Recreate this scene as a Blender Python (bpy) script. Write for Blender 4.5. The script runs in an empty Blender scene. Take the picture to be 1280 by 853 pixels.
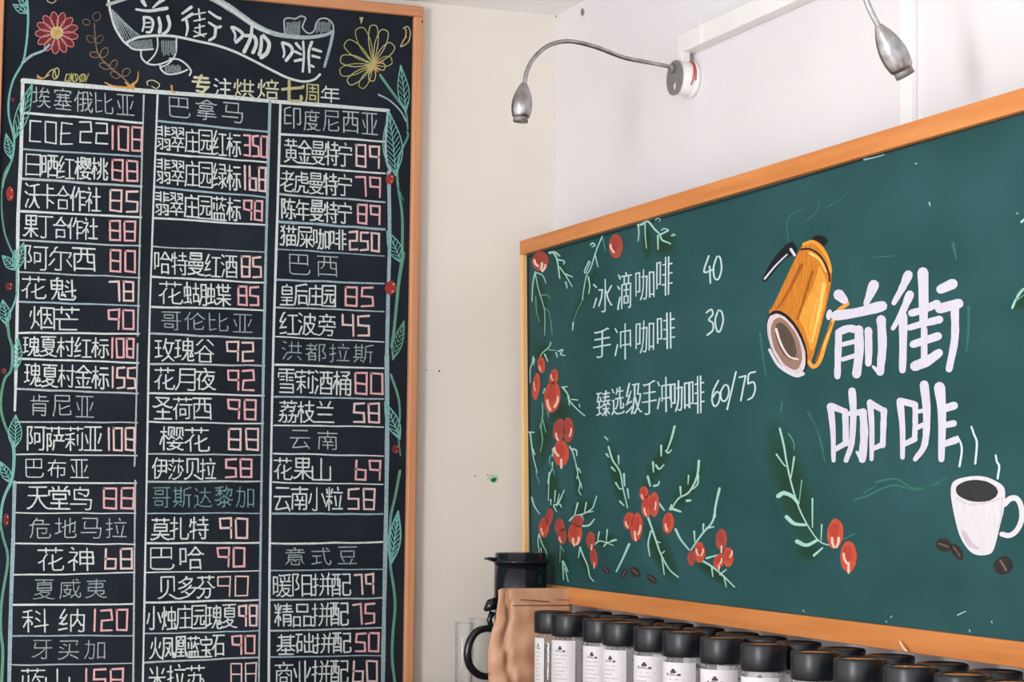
import bpy, bmesh, math, random
from mathutils import Vector, Matrix, noise as mnoise

random.seed(7)
SC = bpy.context.scene
COL = SC.collection
PI = math.pi

# ------------------------------------------------------------------ camera
# World axes: back wall = plane y=0, right wall = plane x=0, z up; their corner is the z axis.
FPX = 2573.12
EX = Vector((0.93388875, 0.03710954, 0.3556328))
EY = Vector((-0.35738, 0.06499464, 0.93169482))
EZ = EX.cross(EY)
CAM = Vector((-1.94998, -4.81499, 1.5))

def w_of(c):
    c = Vector(c)
    return Vector((EX.dot(c), EY.dot(c), EZ.dot(c)))

cd = bpy.data.cameras.new('camera')
cam = bpy.data.objects.new('camera', cd)
COL.objects.link(cam)
rx, dn, fw = w_of((1, 0, 0)), w_of((0, 1, 0)), w_of((0, 0, 1))
rm = Matrix((rx, -dn, -fw)).transposed().to_4x4()
cam.matrix_world = Matrix.Translation(CAM) @ rm
cd.sensor_width = 36
cd.lens = FPX / 1280 * 36
cd.clip_start = 0.05
SC.camera = cam

# ------------------------------------------------------------------ world, lights, exposure
wd = bpy.data.worlds.new('daylight')
SC.world = wd
wd.use_nodes = True
wd.node_tree.nodes['Background'].inputs[0].default_value = (0.93, 0.96, 1.0, 1)
wd.node_tree.nodes['Background'].inputs[1].default_value = 1.8

def area(name, loc, target, sx, sy, power, col):
    l = bpy.data.lights.new(name, 'AREA')
    l.shape = 'RECTANGLE'; l.size = sx; l.size_y = sy; l.energy = power; l.color = col
    o = bpy.data.objects.new(name, l)
    COL.objects.link(o)
    o.location = loc
    o.rotation_euler = (Vector(target) - Vector(loc)).to_track_quat('-Z', 'Y').to_euler()
    return o

area('shop_window_light', (-5.0, -4.6, 1.75), (-0.1, -1.4, 1.6), 0.9, 2.0, 150, (1.0, 0.98, 0.98))
vs = SC.view_settings
vs.view_transform = 'Standard'; vs.look = 'None'; vs.gamma = 1; vs.use_curve_mapping = False
vs.exposure = 0.0

# ------------------------------------------------------------------ helpers
def hexc(r, g, b):
    def f(v):
        v /= 255
        return v / 12.92 if v <= 0.04045 else ((v + 0.055) / 1.055) ** 2.4
    return (f(r), f(g), f(b), 1)

def new_mat(name):
    m = bpy.data.materials.new(name); m.use_nodes = True
    nt = m.node_tree
    return m, nt, nt.nodes['Principled BSDF']

def coords(nt, scale):
    tc = nt.nodes.new('ShaderNodeTexCoord'); mp = nt.nodes.new('ShaderNodeMapping')
    nt.links.new(tc.outputs['Object'], mp.inputs[0])
    mp.inputs['Scale'].default_value = scale
    return mp

def mat_noise(name, c1, c2, scale=(5, 5, 5), rough=0.8, lo=0.35, hi=0.65, detail=4, bump=0.0, nscale=1.0, spec=0.5, metal=0.0):
    m, nt, p = new_mat(name)
    mp = coords(nt, scale)
    n = nt.nodes.new('ShaderNodeTexNoise'); n.inputs['Scale'].default_value = nscale; n.inputs['Detail'].default_value = detail
    nt.links.new(mp.outputs[0], n.inputs['Vector'])
    r = nt.nodes.new('ShaderNodeValToRGB')
    r.color_ramp.elements[0].position = lo; r.color_ramp.elements[1].position = hi
    r.color_ramp.elements[0].color = c1; r.color_ramp.elements[1].color = c2
    nt.links.new(n.outputs['Fac'], r.inputs[0]); nt.links.new(r.outputs[0], p.inputs['Base Color'])
    p.inputs['Roughness'].default_value = rough
    p.inputs['Specular IOR Level'].default_value = spec
    p.inputs['Metallic'].default_value = metal
    if bump:
        b = nt.nodes.new('ShaderNodeBump'); b.inputs['Strength'].default_value = bump; b.inputs['Distance'].default_value = 0.002
        nt.links.new(n.outputs['Fac'], b.inputs['Height']); nt.links.new(b.outputs[0], p.inputs['Normal'])
    return m

_ch = {}
def chalk(r, g, b, cover=0.75):
    k = (r, g, b, cover)
    if k not in _ch:
        base = hexc(r, g, b)
        dark = tuple(base[i] * 0.45 + 0.012 for i in range(3)) + (1,)
        _ch[k] = mat_noise('chalk', dark, base, (1, 1, 1), 0.95, 0.5 - cover * 0.26, 0.62 - cover * 0.2, 3, 0, 420, 0.1)
    return _ch[k]

def paint(r, g, b, d=0.8):
    k = ('p', r, g, b, d)
    if k not in _ch:
        base = hexc(r, g, b)
        _ch[k] = mat_noise('poster_paint', tuple(base[i] * d for i in range(3)) + (1,), base, (1, 1, 0.25), 0.75, 0.35, 0.65, 5, 0, 160, 0.2)
    return _ch[k]

def wood(name, c1, c2, axis, rough=0.5):
    s = [38, 38, 38]; s[axis] = 2.2
    m = mat_noise(name, c1, c2, tuple(s), rough, 0.3, 0.75, 6, 0.15, 1.0, 0.3)
    return m

def empty(name, loc, label=None, cat=None, group=None, kind=None):
    o = bpy.data.objects.new(name, None); COL.objects.link(o); o.location = loc
    o.empty_display_size = 0.05
    tag(o, label, cat, group, kind)
    return o

def tag(o, label=None, cat=None, group=None, kind=None):
    if label: o['label'] = label
    if cat: o['category'] = cat
    if group: o['group'] = group
    if kind: o['kind'] = kind
    return o

def root_loc(p):
    v = Vector((0, 0, 0))
    while p is not None:
        v += p.location; p = p.parent
    return v

class MB:
    """collects polygons in world coordinates, builds ONE mesh object"""
    def __init__(s): s.v = []; s.f = []; s.mi = []; s.mats = []; s.sm = []
    def mat(s, m):
        if m not in s.mats: s.mats.append(m)
        return s.mats.index(m)
    def poly(s, pts, m, smooth=False):
        b = len(s.v); s.v += [tuple(p) for p in pts]; s.f.append(tuple(range(b, b + len(pts)))); s.mi.append(s.mat(m)); s.sm.append(smooth)
    def mesh(s, verts, faces, m, smooth=False):
        b = len(s.v); s.v += [tuple(p) for p in verts]; k = s.mat(m)
        for f in faces: s.f.append(tuple(i + b for i in f)); s.mi.append(k); s.sm.append(smooth)
    def box(s, lo, hi, m):
        x0, y0, z0 = lo; x1, y1, z1 = hi
        v = [(x0, y0, z0), (x1, y0, z0), (x1, y1, z0), (x0, y1, z0), (x0, y0, z1), (x1, y0, z1), (x1, y1, z1), (x0, y1, z1)]
        s.mesh(v, [(0, 3, 2, 1), (4, 5, 6, 7), (0, 1, 5, 4), (1, 2, 6, 5), (2, 3, 7, 6), (3, 0, 4, 7)], m)
    def lathe(s, prof, c, m, n=32, axis='z', smooth=True):
        v = []; f = []
        for (r, h) in prof:
            for i in range(n):
                a = 2 * PI * i / n
                if axis == 'z': p = (c[0] + r * math.cos(a), c[1] + r * math.sin(a), c[2] + h)
                else: p = (c[0] + h, c[1] + r * math.cos(a), c[2] + r * math.sin(a))
                v.append(p)
        for k in range(len(prof) - 1):
            for i in range(n):
                j = (i + 1) % n
                q = (k * n + i, k * n + j, (k + 1) * n + j, (k + 1) * n + i)
                f.append(q)
        s.mesh(v, f, m, smooth)
    def tube(s, pts, rad, m, n=12, cap=True):
        pts = [Vector(p) for p in pts]
        up = Vector((0.13, 0.97, 0.21)); v = []; f = []
        for i, p in enumerate(pts):
            t = (pts[min(i + 1, len(pts) - 1)] - pts[max(i - 1, 0)]).normalized()
            a = (up - t * up.dot(t))
            a.normalize(); up = a; b = t.cross(a)
            r = rad[i] if isinstance(rad, (list, tuple)) else rad
            for k in range(n):
                an = 2 * PI * k / n
                v.append(p + a * (r * math.cos(an)) + b * (r * math.sin(an)))
        for i in range(len(pts) - 1):
            for k in range(n):
                j = (k + 1) % n
                f.append((i * n + k, i * n + j, (i + 1) * n + j, (i + 1) * n + k))
        if cap:
            f.append(tuple(range(n))[::-1]); f.append(tuple(range((len(pts) - 1) * n, len(pts) * n)))
        s.mesh(v, f, m, True)
    def build(s, name, parent=None, bevel=0.0, merge=False):
        off = root_loc(parent)
        me = bpy.data.meshes.new(name)
        me.from_pydata([(v[0] - off.x, v[1] - off.y, v[2] - off.z) for v in s.v], [], s.f)
        for m in s.mats: me.materials.append(m)
        me.polygons.foreach_set('material_index', s.mi)
        me.polygons.foreach_set('use_smooth', s.sm)
        if merge or bevel:
            bm = bmesh.new(); bm.from_mesh(me)
            bmesh.ops.remove_doubles(bm, verts=bm.verts, dist=1e-6)
            if merge: bmesh.ops.recalc_face_normals(bm, faces=bm.faces)
            bm.to_mesh(me); bm.free()
        me.update()
        o = bpy.data.objects.new(name, me); COL.objects.link(o); o.parent = parent
        if bevel:
            b = o.modifiers.new('bevel', 'BEVEL'); b.width = bevel; b.segments = 2; b.limit_method = 'ANGLE'
        return o

def ray_plane(px, py, P0, n):
    r = w_of((px - 640, py - 426.5, FPX))
    return CAM + r * ((P0 - CAM).dot(n) / r.dot(n))

class Plane:
    """a real plane of the room; pt() gives the point of it that the photo shows at (px, py)"""
    def __init__(s, P0, n): s.P0 = Vector(P0); s.n = Vector(n).normalized()
    def pt(s, px, py, lift=0.0):
        return ray_plane(px, py, s.P0 + s.n * lift, s.n)

def crom(pts, sub):
    if len(pts) < 3 or sub < 2: return [Vector(p) for p in pts]
    P = [Vector(p) for p in pts]; P = [P[0] * 2 - P[1]] + P + [P[-1] * 2 - P[-2]]
    out = []
    for i in range(1, len(P) - 2):
        a, b, c, d = P[i - 1], P[i], P[i + 1], P[i + 2]
        for k in range(sub):
            t = k / sub
            out.append(0.5 * ((2 * b) + (c - a) * t + (2 * a - 5 * b + 4 * c - d) * t * t + (3 * b - a - 3 * c + d) * t ** 3))
    out.append(P[-2])
    return out

class Art(MB):
    """chalk or paint marks on one board; every mark lies a hair above the one before"""
    def __init__(s, plane, base=0.0003):
        super().__init__(); s.pl = plane; s.h = base; s.T = (0, 0, 1)
    def frame(s, ox, oy, k): s.T = (ox, oy, k); return s
    def X(s, p): return Vector((s.T[0] + p[0] / s.T[2], s.T[1] + p[1] / s.T[2]))
    def _put(s, verts, faces, m):
        s.h += 4e-6
        s.mesh([s.pl.pt(v[0], v[1], s.h) for v in verts], faces, m)
    def line(s, pts, w, m, smooth=4, w2=None, wob=0.0):
        """stroke; w in crop pixels of the current frame"""
        P = crom([s.X(p) for p in pts], smooth)
        P = [p for i, p in enumerate(P) if i == 0 or (p - P[i - 1]).length > 0.02]
        if len(P) < 2: P = [P[0], P[0] + Vector((0.3, 0.1))]
        n = len(P); v = []; f = []
        w = w / s.T[2] / 2; w2 = w if w2 is None else w2 / s.T[2] / 2
        for i, p in enumerate(P):
            d0 = (p - P[i - 1]).normalized() if i else (P[1] - p).normalized()
            d1 = (P[i + 1] - p).normalized() if i < n - 1 else d0
            t = d0 + d1
            if t.length < 1e-3: t = d1.copy()
            t.normalize()
            nn = Vector((-t.y, t.x))
            r = w + (w2 - w) * i / (n - 1)
            mit = 1 / max(0.6, abs(t.dot(d1)))
            r *= mit * (1 + (random.random() - 0.5) * wob)
            v += [p + nn * r, p - nn * r]
        for i in range(n - 1): f.append((2 * i, 2 * i + 1, 2 * i + 3, 2 * i + 2))
        for (i, sg, r) in ((0, -1, w), (n - 1, 1, w2)):
            d = (P[1] - P[0]).normalized() if i == 0 else (P[-1] - P[-2]).normalized()
            nn = Vector((-d.y, d.x)); b = len(v)
            arc = [P[i] + nn * (r * math.cos(a)) + d * (sg * r * math.sin(a)) for a in (PI * .25, PI * .5, PI * .75)]
            v += arc
            l, q = 2 * i, 2 * i + 1
            f.append((l, b, b + 1, b + 2, q) if sg > 0 else (q, b + 2, b + 1, b, l))
        s._put(v, f, m)
    def ell(s, cx, cy, rx, ry, m, rot=0, n=20, rag=0.0, fill=True, w=3):
        a0 = math.radians(rot); P = []
        for i in range(n):
            a = 2 * PI * i / n; k = 1 + (random.random() - .5) * rag
            x, y = rx * math.cos(a) * k, ry * math.sin(a) * k
            P.append((cx + x * math.cos(a0) - y * math.sin(a0), cy + x * math.sin(a0) + y * math.cos(a0)))
        if fill: s._put([s.X(p) for p in P], [tuple(range(n))], m)
        else: s.line(P + [P[0]], w, m, 2)
    def fill(s, pts, m, smooth=3):
        P = crom([s.X(p) for p in list(pts) + [pts[0]]], smooth)[:-1] if smooth > 1 else [s.X(p) for p in pts]
        s._put(P, [tuple(range(len(P)))], m)
    def leaf(s, base, tip, w, m, lw=4, veins=5, mid=True):
        b, t = Vector(base), Vector(tip); d = t - b; n = Vector((-d.y, d.x)).normalized()
        for sg in (-1, 1):
            s.line([b, b + d * .3 + n * sg * w * .42, b + d * .6 + n * sg * w * .42, t], lw, m)
        if mid: s.line([b, b + d * .5 + n * w * .04, t], lw * .8, m)
        for i in range(veins):
            k = (i + .6) / (veins + 1)
            for sg in (-1, 1):
                s.line([b + d * k, b + d * (k + .14) + n * sg * w * .36 * math.sin(PI * min(1, k + .14)) ** .7], lw * .7, m, 1)

GL = {}
CHARS = "埃塞俄比亚日晒红樱桃沃卡合作社果丁阿尔西花魁烟芒瑰夏村标金肯尼萨莉巴布天堂鸟危地马拉神威夷科纳牙买加蓝山拿翡翠庄园绿哈特曼酒蝴蝶哥伦玫谷月夜圣荷樱伊莎贝斯达黎莫扎多芬小烛火凤凰宝石米苏印度黄宁老虎陈年猫屎咖啡皇后波旁洪都雪桶荔枝兰云南粒意式豆暖阳拼配精品基础商业前街专注烘焙七周冰滴手冲臻选级COE0123456789/"
STROKES = [
[10,-1,28,48,29,52,38,63,-1,40,18,45,10,53,3,58,0,63,2,-1,40,18,42,20,60,20,-1,30,42,34,43,-1,30,42,29,35,-1,40,18,38,20,23,20,-1,23,28,26,34,29,35,-1,53,50,56,48,58,46,-1,53,50,52,54,50,57,-1,57,34,29,35,-1,16,45,0,45,-1,9,62,9,18,-1,53,50,31,48,24,48,-1,0,14,8,16,9,18,16,20,-1,18,1,22,0,27,2,37,12,40,18,40,34],
[10,-1,32,63,34,58,-1,14,16,17,12,48,12,52,16,-1,32,18,32,0,-1,10,36,55,36,-1,55,46,9,46,-1,2,26,63,26,-1,62,50,62,57,34,58,3,57,3,50,-1,60,0,6,0,-1,0,12,4,10,14,16,19,21,22,28,22,49,-1,43,49,43,28,47,20,56,14,63,12],
[10,-1,37,4,39,4,46,11,49,12,-1,8,43,4,41,0,35,0,31,-1,56,61,61,52,-1,49,18,54,20,59,32,62,33,-1,30,58,29,2,25,0,21,1,-1,18,40,62,40,-1,17,20,28,22,33,25,40,26,-1,41,60,37,61,30,58,21,56,13,58,-1,63,11,62,2,58,0,54,3,49,12,47,32,46,63,-1,9,0,9,42,8,43,10,52,13,58,14,63],
[9,-1,21,39,0,39,-1,60,47,43,36,35,34,-1,0,2,22,7,-1,0,62,0,2,-1,61,19,63,15,62,8,61,4,59,1,39,0,36,2,35,7,35,63],
[11,-1,40,62,40,0,-1,12,21,4,43,-1,22,62,22,0,-1,59,44,59,42,50,20,-1,63,0,0,0,-1,2,63,61,63],
[8,-1,0,5,63,5,-1,0,34,63,34,-1,63,0,63,63,0,63,0,0],
[10,-1,62,5,26,5,-1,15,38,0,38,-1,25,23,32,23,37,32,38,39,37,63,-1,63,63,24,63,-1,62,26,50,26,48,28,49,63,-1,25,0,26,48,62,47,62,0,-1,0,14,15,15,15,61,0,61,0,8],
[11,-1,45,55,45,0,-1,14,61,18,63,-1,14,61,2,38,3,36,14,36,-1,21,44,17,38,14,36,-1,21,4,0,0,-1,5,19,6,24,12,31,14,36,-1,63,0,28,0,-1,62,55,29,55,-1,22,20,0,17],
[10,-1,0,15,0,18,6,34,10,36,-1,33,20,31,12,-1,23,41,23,62,38,61,38,41,-1,52,36,51,39,53,43,53,55,-1,52,36,50,35,46,30,43,29,-1,31,12,27,10,-1,31,12,41,7,-1,62,1,59,1,48,5,47,7,-1,21,31,15,39,10,41,-1,47,7,48,9,52,15,53,20,-1,47,7,41,7,-1,52,36,55,35,60,31,-1,61,41,60,62,45,61,45,41,-1,30,37,38,33,-1,30,37,29,40,31,55,-1,30,37,28,36,23,30,21,31,-1,37,20,38,26,-1,19,2,22,0,29,1,39,4,41,7,-1,1,49,16,49,-1,21,20,63,20,-1,11,0,11,35,10,36,11,63],
[10,-1,30,41,25,51,-1,62,19,53,29,48,29,-1,9,34,5,31,0,18,0,15,-1,10,40,15,37,19,31,19,27,-1,36,27,32,26,23,18,-1,61,52,55,40,-1,22,1,30,7,35,18,36,29,36,63,-1,18,48,1,48,-1,48,62,49,2,52,1,61,1,63,6,62,11,-1,10,0,10,32,9,34,10,62],
[10,-1,3,63,12,58,-1,0,41,8,37,9,35,-1,3,0,2,3,13,22,-1,40,30,42,28,44,22,50,10,58,2,60,1,63,1,-1,40,30,38,28,36,19,30,10,22,3,18,1,-1,39,59,40,30,-1,21,58,39,59,54,63,60,62,-1,18,35,40,34,62,35],
[10,-1,55,53,30,53,-1,58,13,40,21,35,20,-1,0,36,63,36,-1,30,63,30,0],
[11,-1,51,43,47,38,16,38,14,42,-1,13,4,51,3,-1,33,58,33,62,36,63,-1,13,0,13,25,50,25,51,3,-1,33,58,49,44,58,39,63,39,-1,33,58,29,57,14,42,5,38,0,38],
[10,-1,21,37,29,50,32,52,-1,40,18,63,18,-1,32,52,35,62,-1,62,35,40,35,-1,0,33,0,36,5,42,9,43,-1,40,51,40,0,-1,32,52,63,52,-1,10,0,10,42,9,43,11,50,17,63],
[10,-1,13,32,18,31,23,25,23,22,-1,15,58,11,63,-1,0,22,0,24,6,28,13,32,-1,26,3,63,3,-1,46,63,46,3,-1,62,40,30,40,-1,2,50,21,50,21,46,15,38,13,32,13,0],
[11,-1,38,24,40,20,46,14,56,6,63,4,-1,0,4,5,3,13,7,24,16,29,23,-1,11,50,56,50,-1,33,63,56,63,55,37,11,37,11,63,33,63,-1,33,0,33,63,-1,4,25,28,25,29,23,40,25,63,25],
[11,-1,12,3,17,0,31,1,33,3,34,63,-1,63,63,0,63],
[10,-1,57,61,57,4,55,0,42,0,-1,0,0,0,63,15,63,10,43,16,32,16,22,11,18,9,18,6,20,-1,26,21,43,22,43,44,26,45,26,16,-1,63,61,24,61],
[9,-1,2,37,10,48,13,50,-1,50,30,63,12,-1,0,12,6,17,15,30,-1,33,49,32,1,21,0,16,2,-1,22,63,17,61,13,50,-1,57,36,62,45,62,49,13,50],
[10,-1,4,5,60,5,-1,40,62,41,26,47,24,60,24,-1,60,1,59,46,4,46,4,0,-1,23,63,22,36,18,28,12,23,-1,63,63,0,63],
[10,-1,36,21,26,18,-1,36,24,42,25,58,35,-1,0,22,3,22,8,27,13,29,-1,20,63,20,50,-1,36,42,36,10,37,2,41,0,58,0,62,3,63,10,-1,44,63,44,50,-1,1,56,62,56,-1,13,0,13,32,19,42,22,44],
[10,-1,37,41,44,36,-1,28,23,25,11,34,12,-1,18,21,18,3,22,0,58,0,62,4,63,8,61,11,-1,40,55,46,51,-1,29,42,0,42,-1,54,10,54,59,-1,14,54,29,54,29,29,0,29,0,54,14,54,-1,63,30,60,27,36,23,-1,18,63,14,61,13,57,15,52,15,43,14,32,12,22,7,10,0,0,-1,37,9,34,12,33,17],
[10,-1,3,49,0,34,-1,18,39,22,50,28,51,-1,28,4,63,4,-1,11,21,16,19,22,10,21,9,-1,56,14,49,28,45,31,-1,28,0,28,61,63,60,63,0,-1,35,40,55,40,-1,12,63,11,23,8,12,2,1,-1,37,14,45,31,45,53],
[10,-1,28,45,36,37,36,30,-1,11,29,11,0,57,0,-1,17,63,17,47,-1,63,56,0,56,-1,45,63,45,47,-1,2,30,60,30],
[10,-1,60,12,60,17,58,19,57,19,-1,60,12,51,11,54,23,56,24,-1,40,22,44,22,44,5,46,0,61,0,63,2,63,4,-1,40,22,38,21,32,9,26,3,22,1,-1,19,58,2,58,-1,17,36,2,36,-1,10,58,10,12,-1,43,56,58,56,59,55,59,29,28,30,28,55,43,56,-1,28,43,59,43,-1,43,63,42,58,44,53,44,45,40,22,-1,19,13,10,12,2,8,0,9],
[11,-1,63,1,60,0,44,3,39,5,37,7,-1,24,28,23,21,-1,12,46,54,46,-1,32,63,32,55,-1,12,37,54,37,-1,20,19,21,16,28,11,30,7,-1,61,63,5,63,-1,24,28,12,30,12,53,13,54,54,54,54,30,53,29,27,29,24,28,-1,0,2,3,0,10,1,27,5,30,7,37,7,-1,37,7,39,10,47,16,48,19,47,21,21,21,20,19,15,18,7,14,2,14],
[10,-1,0,13,0,16,4,23,9,34,11,36,14,35,-1,14,35,19,33,25,25,25,24,-1,43,21,36,34,-1,56,63,55,3,54,1,47,0,40,3,-1,63,48,33,48,-1,14,0,13,38,14,63,-1,1,47,25,47],
[10,-1,45,40,45,2,42,0,37,0,33,2,-1,12,39,8,36,5,28,0,20,0,16,-1,63,8,58,22,56,26,54,27,-1,60,58,32,58,-1,26,8,33,26,-1,22,26,22,31,18,36,12,39,-1,63,40,29,40,-1,23,48,1,48,-1,13,0,13,37,12,39,13,63],
[10,-1,17,8,12,17,10,18,-1,51,18,46,8,-1,52,47,49,42,13,42,11,47,-1,31,42,31,1,-1,59,26,4,26,-1,62,0,1,0,-1,63,43,50,49,32,63,-1,32,63,29,62,11,47,0,43],
[9,-1,10,24,54,24,-1,12,59,12,44,-1,10,14,54,14,-1,32,57,56,57,-1,32,63,32,45,-1,39,2,43,0,52,0,53,2,54,34,53,35,11,35,10,34,10,1,-1,63,44,0,44],
[9,-1,59,31,54,31,29,22,23,21,-1,8,46,58,46,58,63,8,63,7,26,4,12,0,3,1,0,-1,61,17,63,11,62,7,59,5,28,4,25,5,23,8,23,12,23,37],
[10,-1,51,28,53,35,53,41,-1,10,13,11,12,15,12,18,16,17,24,13,31,17,45,3,45,3,0,-1,19,53,19,63,-1,63,58,0,58,-1,61,41,27,41,-1,45,41,45,45,43,48,44,53,44,63,-1,62,27,27,27,26,11,22,2,-1,35,41,36,27],
[10,-1,44,42,44,14,-1,31,15,22,23,17,24,-1,17,24,12,22,8,15,1,8,-1,49,0,56,0,59,1,60,46,-1,45,63,45,53,-1,18,63,18,53,-1,63,58,0,58,-1,31,46,27,46,5,42,0,44,-1,1,30,32,30,-1,17,0,16,25,17,44],
[10,-1,28,34,28,63,-1,62,14,63,10,60,4,53,0,12,0,6,1,1,5,0,63,56,63,56,31,-1,56,34,0,34],
[10,-1,36,42,36,0,-1,1,52,63,52,-1,0,23,8,31,15,33,58,33,58,9,49,7,45,9,-1,13,7,13,32,20,50,24,54,26,63],
[11,-1,32,36,35,33,39,22,46,13,54,5,63,0,-1,60,63,6,63,-1,63,37,35,37,32,36,30,37,4,37,-1,32,62,32,36,26,21,16,8,4,0,0,1],
[10,-1,31,51,31,63,-1,49,51,49,56,54,62,58,63,-1,14,51,14,56,10,61,-1,31,27,50,27,50,40,12,40,13,27,31,27,-1,6,15,56,15,-1,0,39,0,51,62,51,62,40,-1,31,27,31,0,-1,0,0,63,0],
[9,-1,0,15,48,15,-1,35,42,23,47,-1,29,56,30,63,-1,40,40,45,37,51,39,54,47,54,56,11,56,11,29,63,28,62,17,60,3,57,0,48,0,45,1],
[10,-1,23,63,19,61,19,57,-1,61,13,63,10,62,5,59,1,30,0,25,1,23,4,23,32,52,32,50,19,49,16,41,15,37,17,-1,19,57,40,57,40,54,37,44,-1,19,57,16,57,10,47,7,15,0,1,-1,0,40,9,44,61,44],
[10,-1,62,51,59,48,-1,52,19,57,19,59,22,59,48,-1,10,17,9,62,-1,18,45,0,45,-1,44,16,44,63,-1,29,56,29,6,30,2,36,0,58,1,62,3,63,9,62,11,-1,59,48,46,44,42,41,31,38,27,34,22,33,-1,19,20,10,17,8,15,0,12],
[10,-1,6,63,52,63,52,56,50,32,-1,47,17,0,17,-1,16,54,13,51,12,32,63,32,61,12,57,1,54,0,43,0,39,2],
[10,-1,55,39,48,3,-1,40,63,42,62,43,57,-1,62,49,26,49,-1,32,39,36,13,-1,18,47,0,47,-1,63,3,22,3,-1,2,0,8,0,10,4,10,62,-1,0,24,18,29],
[10,-1,9,63,11,62,14,58,-1,12,31,7,29,0,24,-1,22,24,16,31,12,31,-1,63,20,30,21,-1,30,36,63,36,-1,46,0,46,63,-1,63,20,62,52,30,52,30,17,-1,12,0,12,31,14,37,19,45,20,50,1,51],
[10,-1,48,20,51,21,54,26,59,41,-1,48,20,48,12,-1,33,3,36,3,45,11,48,12,-1,62,16,63,11,62,5,60,3,55,3,51,8,49,12,48,12,-1,58,60,52,63,-1,62,52,5,52,4,20,0,5,0,0,-1,48,20,46,21,44,32,43,63,-1,24,42,22,32,18,27,16,20,34,11,-1,9,8,13,7,22,11,29,17,34,28,34,30,12,30,-1,35,42,13,42],
[11,-1,63,2,57,0,44,5,36,12,31,22,-1,0,2,5,0,19,6,26,12,31,22,-1,59,56,3,56,-1,31,22,31,63,-1,47,12,48,11,55,12,57,16,57,23,33,23,31,22,29,23,8,23,8,34,9,34,52,34,52,46,9,46],
[10,-1,34,58,37,57,44,51,-1,32,38,34,38,42,31,-1,12,34,8,31,0,16,0,14,-1,23,21,23,26,19,31,14,34,12,34,-1,29,15,63,21,-1,54,0,54,63,-1,24,42,0,42,-1,13,1,13,58,-1,2,57,13,58,19,61,23,61],
[10,-1,0,5,20,9,-1,63,17,56,18,48,32,45,33,-1,13,63,3,44,2,39,13,39,-1,6,23,0,21,-1,6,23,8,22,12,22,20,24,-1,13,39,17,41,20,48,-1,13,39,13,35,6,27,6,23,-1,49,2,53,0,60,0,62,2,63,46,29,47,29,0,-1,29,17,35,17,45,33,46,63],
[10,-1,0,7,4,6,24,17,38,30,39,36,-1,7,63,60,63,-1,31,3,35,0,43,1,46,2,46,63,-1,13,54,10,41,10,36,63,36],
[11,-1,26,47,15,52,-1,56,50,60,58,60,63,6,63,-1,5,40,7,40,16,36,-1,39,14,62,2,-1,63,25,2,25,-1,37,52,35,27,28,13,22,8,14,3,4,0,0,2],
[10,-1,42,6,63,6,-1,1,50,29,49,29,21,26,2,23,0,17,0,13,4,-1,63,1,63,54,42,55,42,0,-1,0,1,6,12,9,20,11,40,12,63],
[10,-1,6,44,6,28,-1,39,42,60,41,-1,23,18,23,0,-1,44,36,47,34,52,26,-1,39,18,39,0,-1,21,26,21,46,-1,44,63,44,54,-1,18,54,18,63,-1,1,58,63,58,-1,8,0,8,18,55,18,55,0,-1,63,0,0,0,-1,39,48,39,42,37,40,32,30],
[12,-1,31,63,31,0,-1,0,39,0,0,63,0,63,39],
[10,-1,48,54,47,52,19,52,18,54,-1,31,35,51,35,52,42,50,44,14,44,13,43,14,35,31,35,-1,58,19,7,19,-1,62,10,3,10,-1,23,0,30,0,32,2,33,26,-1,63,51,59,50,48,54,46,56,34,63,-1,0,51,5,50,18,54,19,56,29,62,34,63,-1,8,28,10,26,27,28,33,26,36,28,50,30,55,28],
[10,-1,2,28,25,28,25,1,23,0,16,0,14,1,-1,0,41,23,41,-1,35,28,59,28,59,1,51,0,47,2,-1,5,22,12,17,-1,17,12,0,5,-1,38,22,46,17,-1,23,59,1,59,-1,23,50,4,50,-1,63,41,39,41,-1,60,59,39,59,-1,35,6,53,12,-1,58,50,39,50,-1,23,63,23,37,-1,39,36,39,63],
[10,-1,44,24,54,19,-1,15,48,15,53,6,57,-1,18,25,26,20,-1,18,25,19,34,-1,18,25,6,18,-1,39,56,46,54,48,48,-1,28,40,31,39,32,34,-1,58,44,58,63,35,63,-1,0,10,63,10,-1,3,63,25,63,26,62,26,44,-1,3,44,22,50,26,50,-1,60,34,3,34,-1,36,44,48,48,58,50,-1,31,0,31,14,42,24,44,24,-1,44,24,46,30,45,34],
[10,-1,33,63,36,58,-1,36,58,35,53,-1,0,0,5,16,6,53,62,53,-1,12,2,63,2,-1,37,2,37,44,-1,59,29,17,29],
[10,-1,23,35,22,25,19,17,12,10,7,10,-1,49,49,15,49,-1,53,21,54,19,54,15,52,11,40,11,38,14,38,35,-1,63,0,62,63,0,62,0,0,-1,63,0,0,0,-1,54,35,9,35],
[10,-1,26,30,29,30,34,24,-1,12,39,2,39,2,43,12,63,-1,62,7,57,10,50,17,49,20,-1,57,49,31,50,-1,3,22,18,24,-1,0,6,18,11,-1,44,38,44,3,43,1,38,0,-1,30,61,57,61,57,38,-1,63,38,27,38,-1,18,47,3,22,-1,61,29,49,20,40,18,26,8],
[10,-1,55,4,28,4,-1,56,45,52,41,32,41,28,44,-1,0,13,0,59,15,59,15,21,0,21,-1,28,0,28,27,54,27,55,0,-1,42,63,45,60,56,45,60,42,63,42,-1,42,63,40,62,28,44,22,41],
[10,-1,34,17,39,10,-1,45,63,45,41,-1,28,26,63,26,-1,54,41,54,1,50,0,44,0,42,1,-1,60,55,31,55,-1,26,41,63,41,-1,13,63,13,0,-1,20,48,3,48,-1,1,21,21,27,-1,3,57,3,48,0,36],
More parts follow.
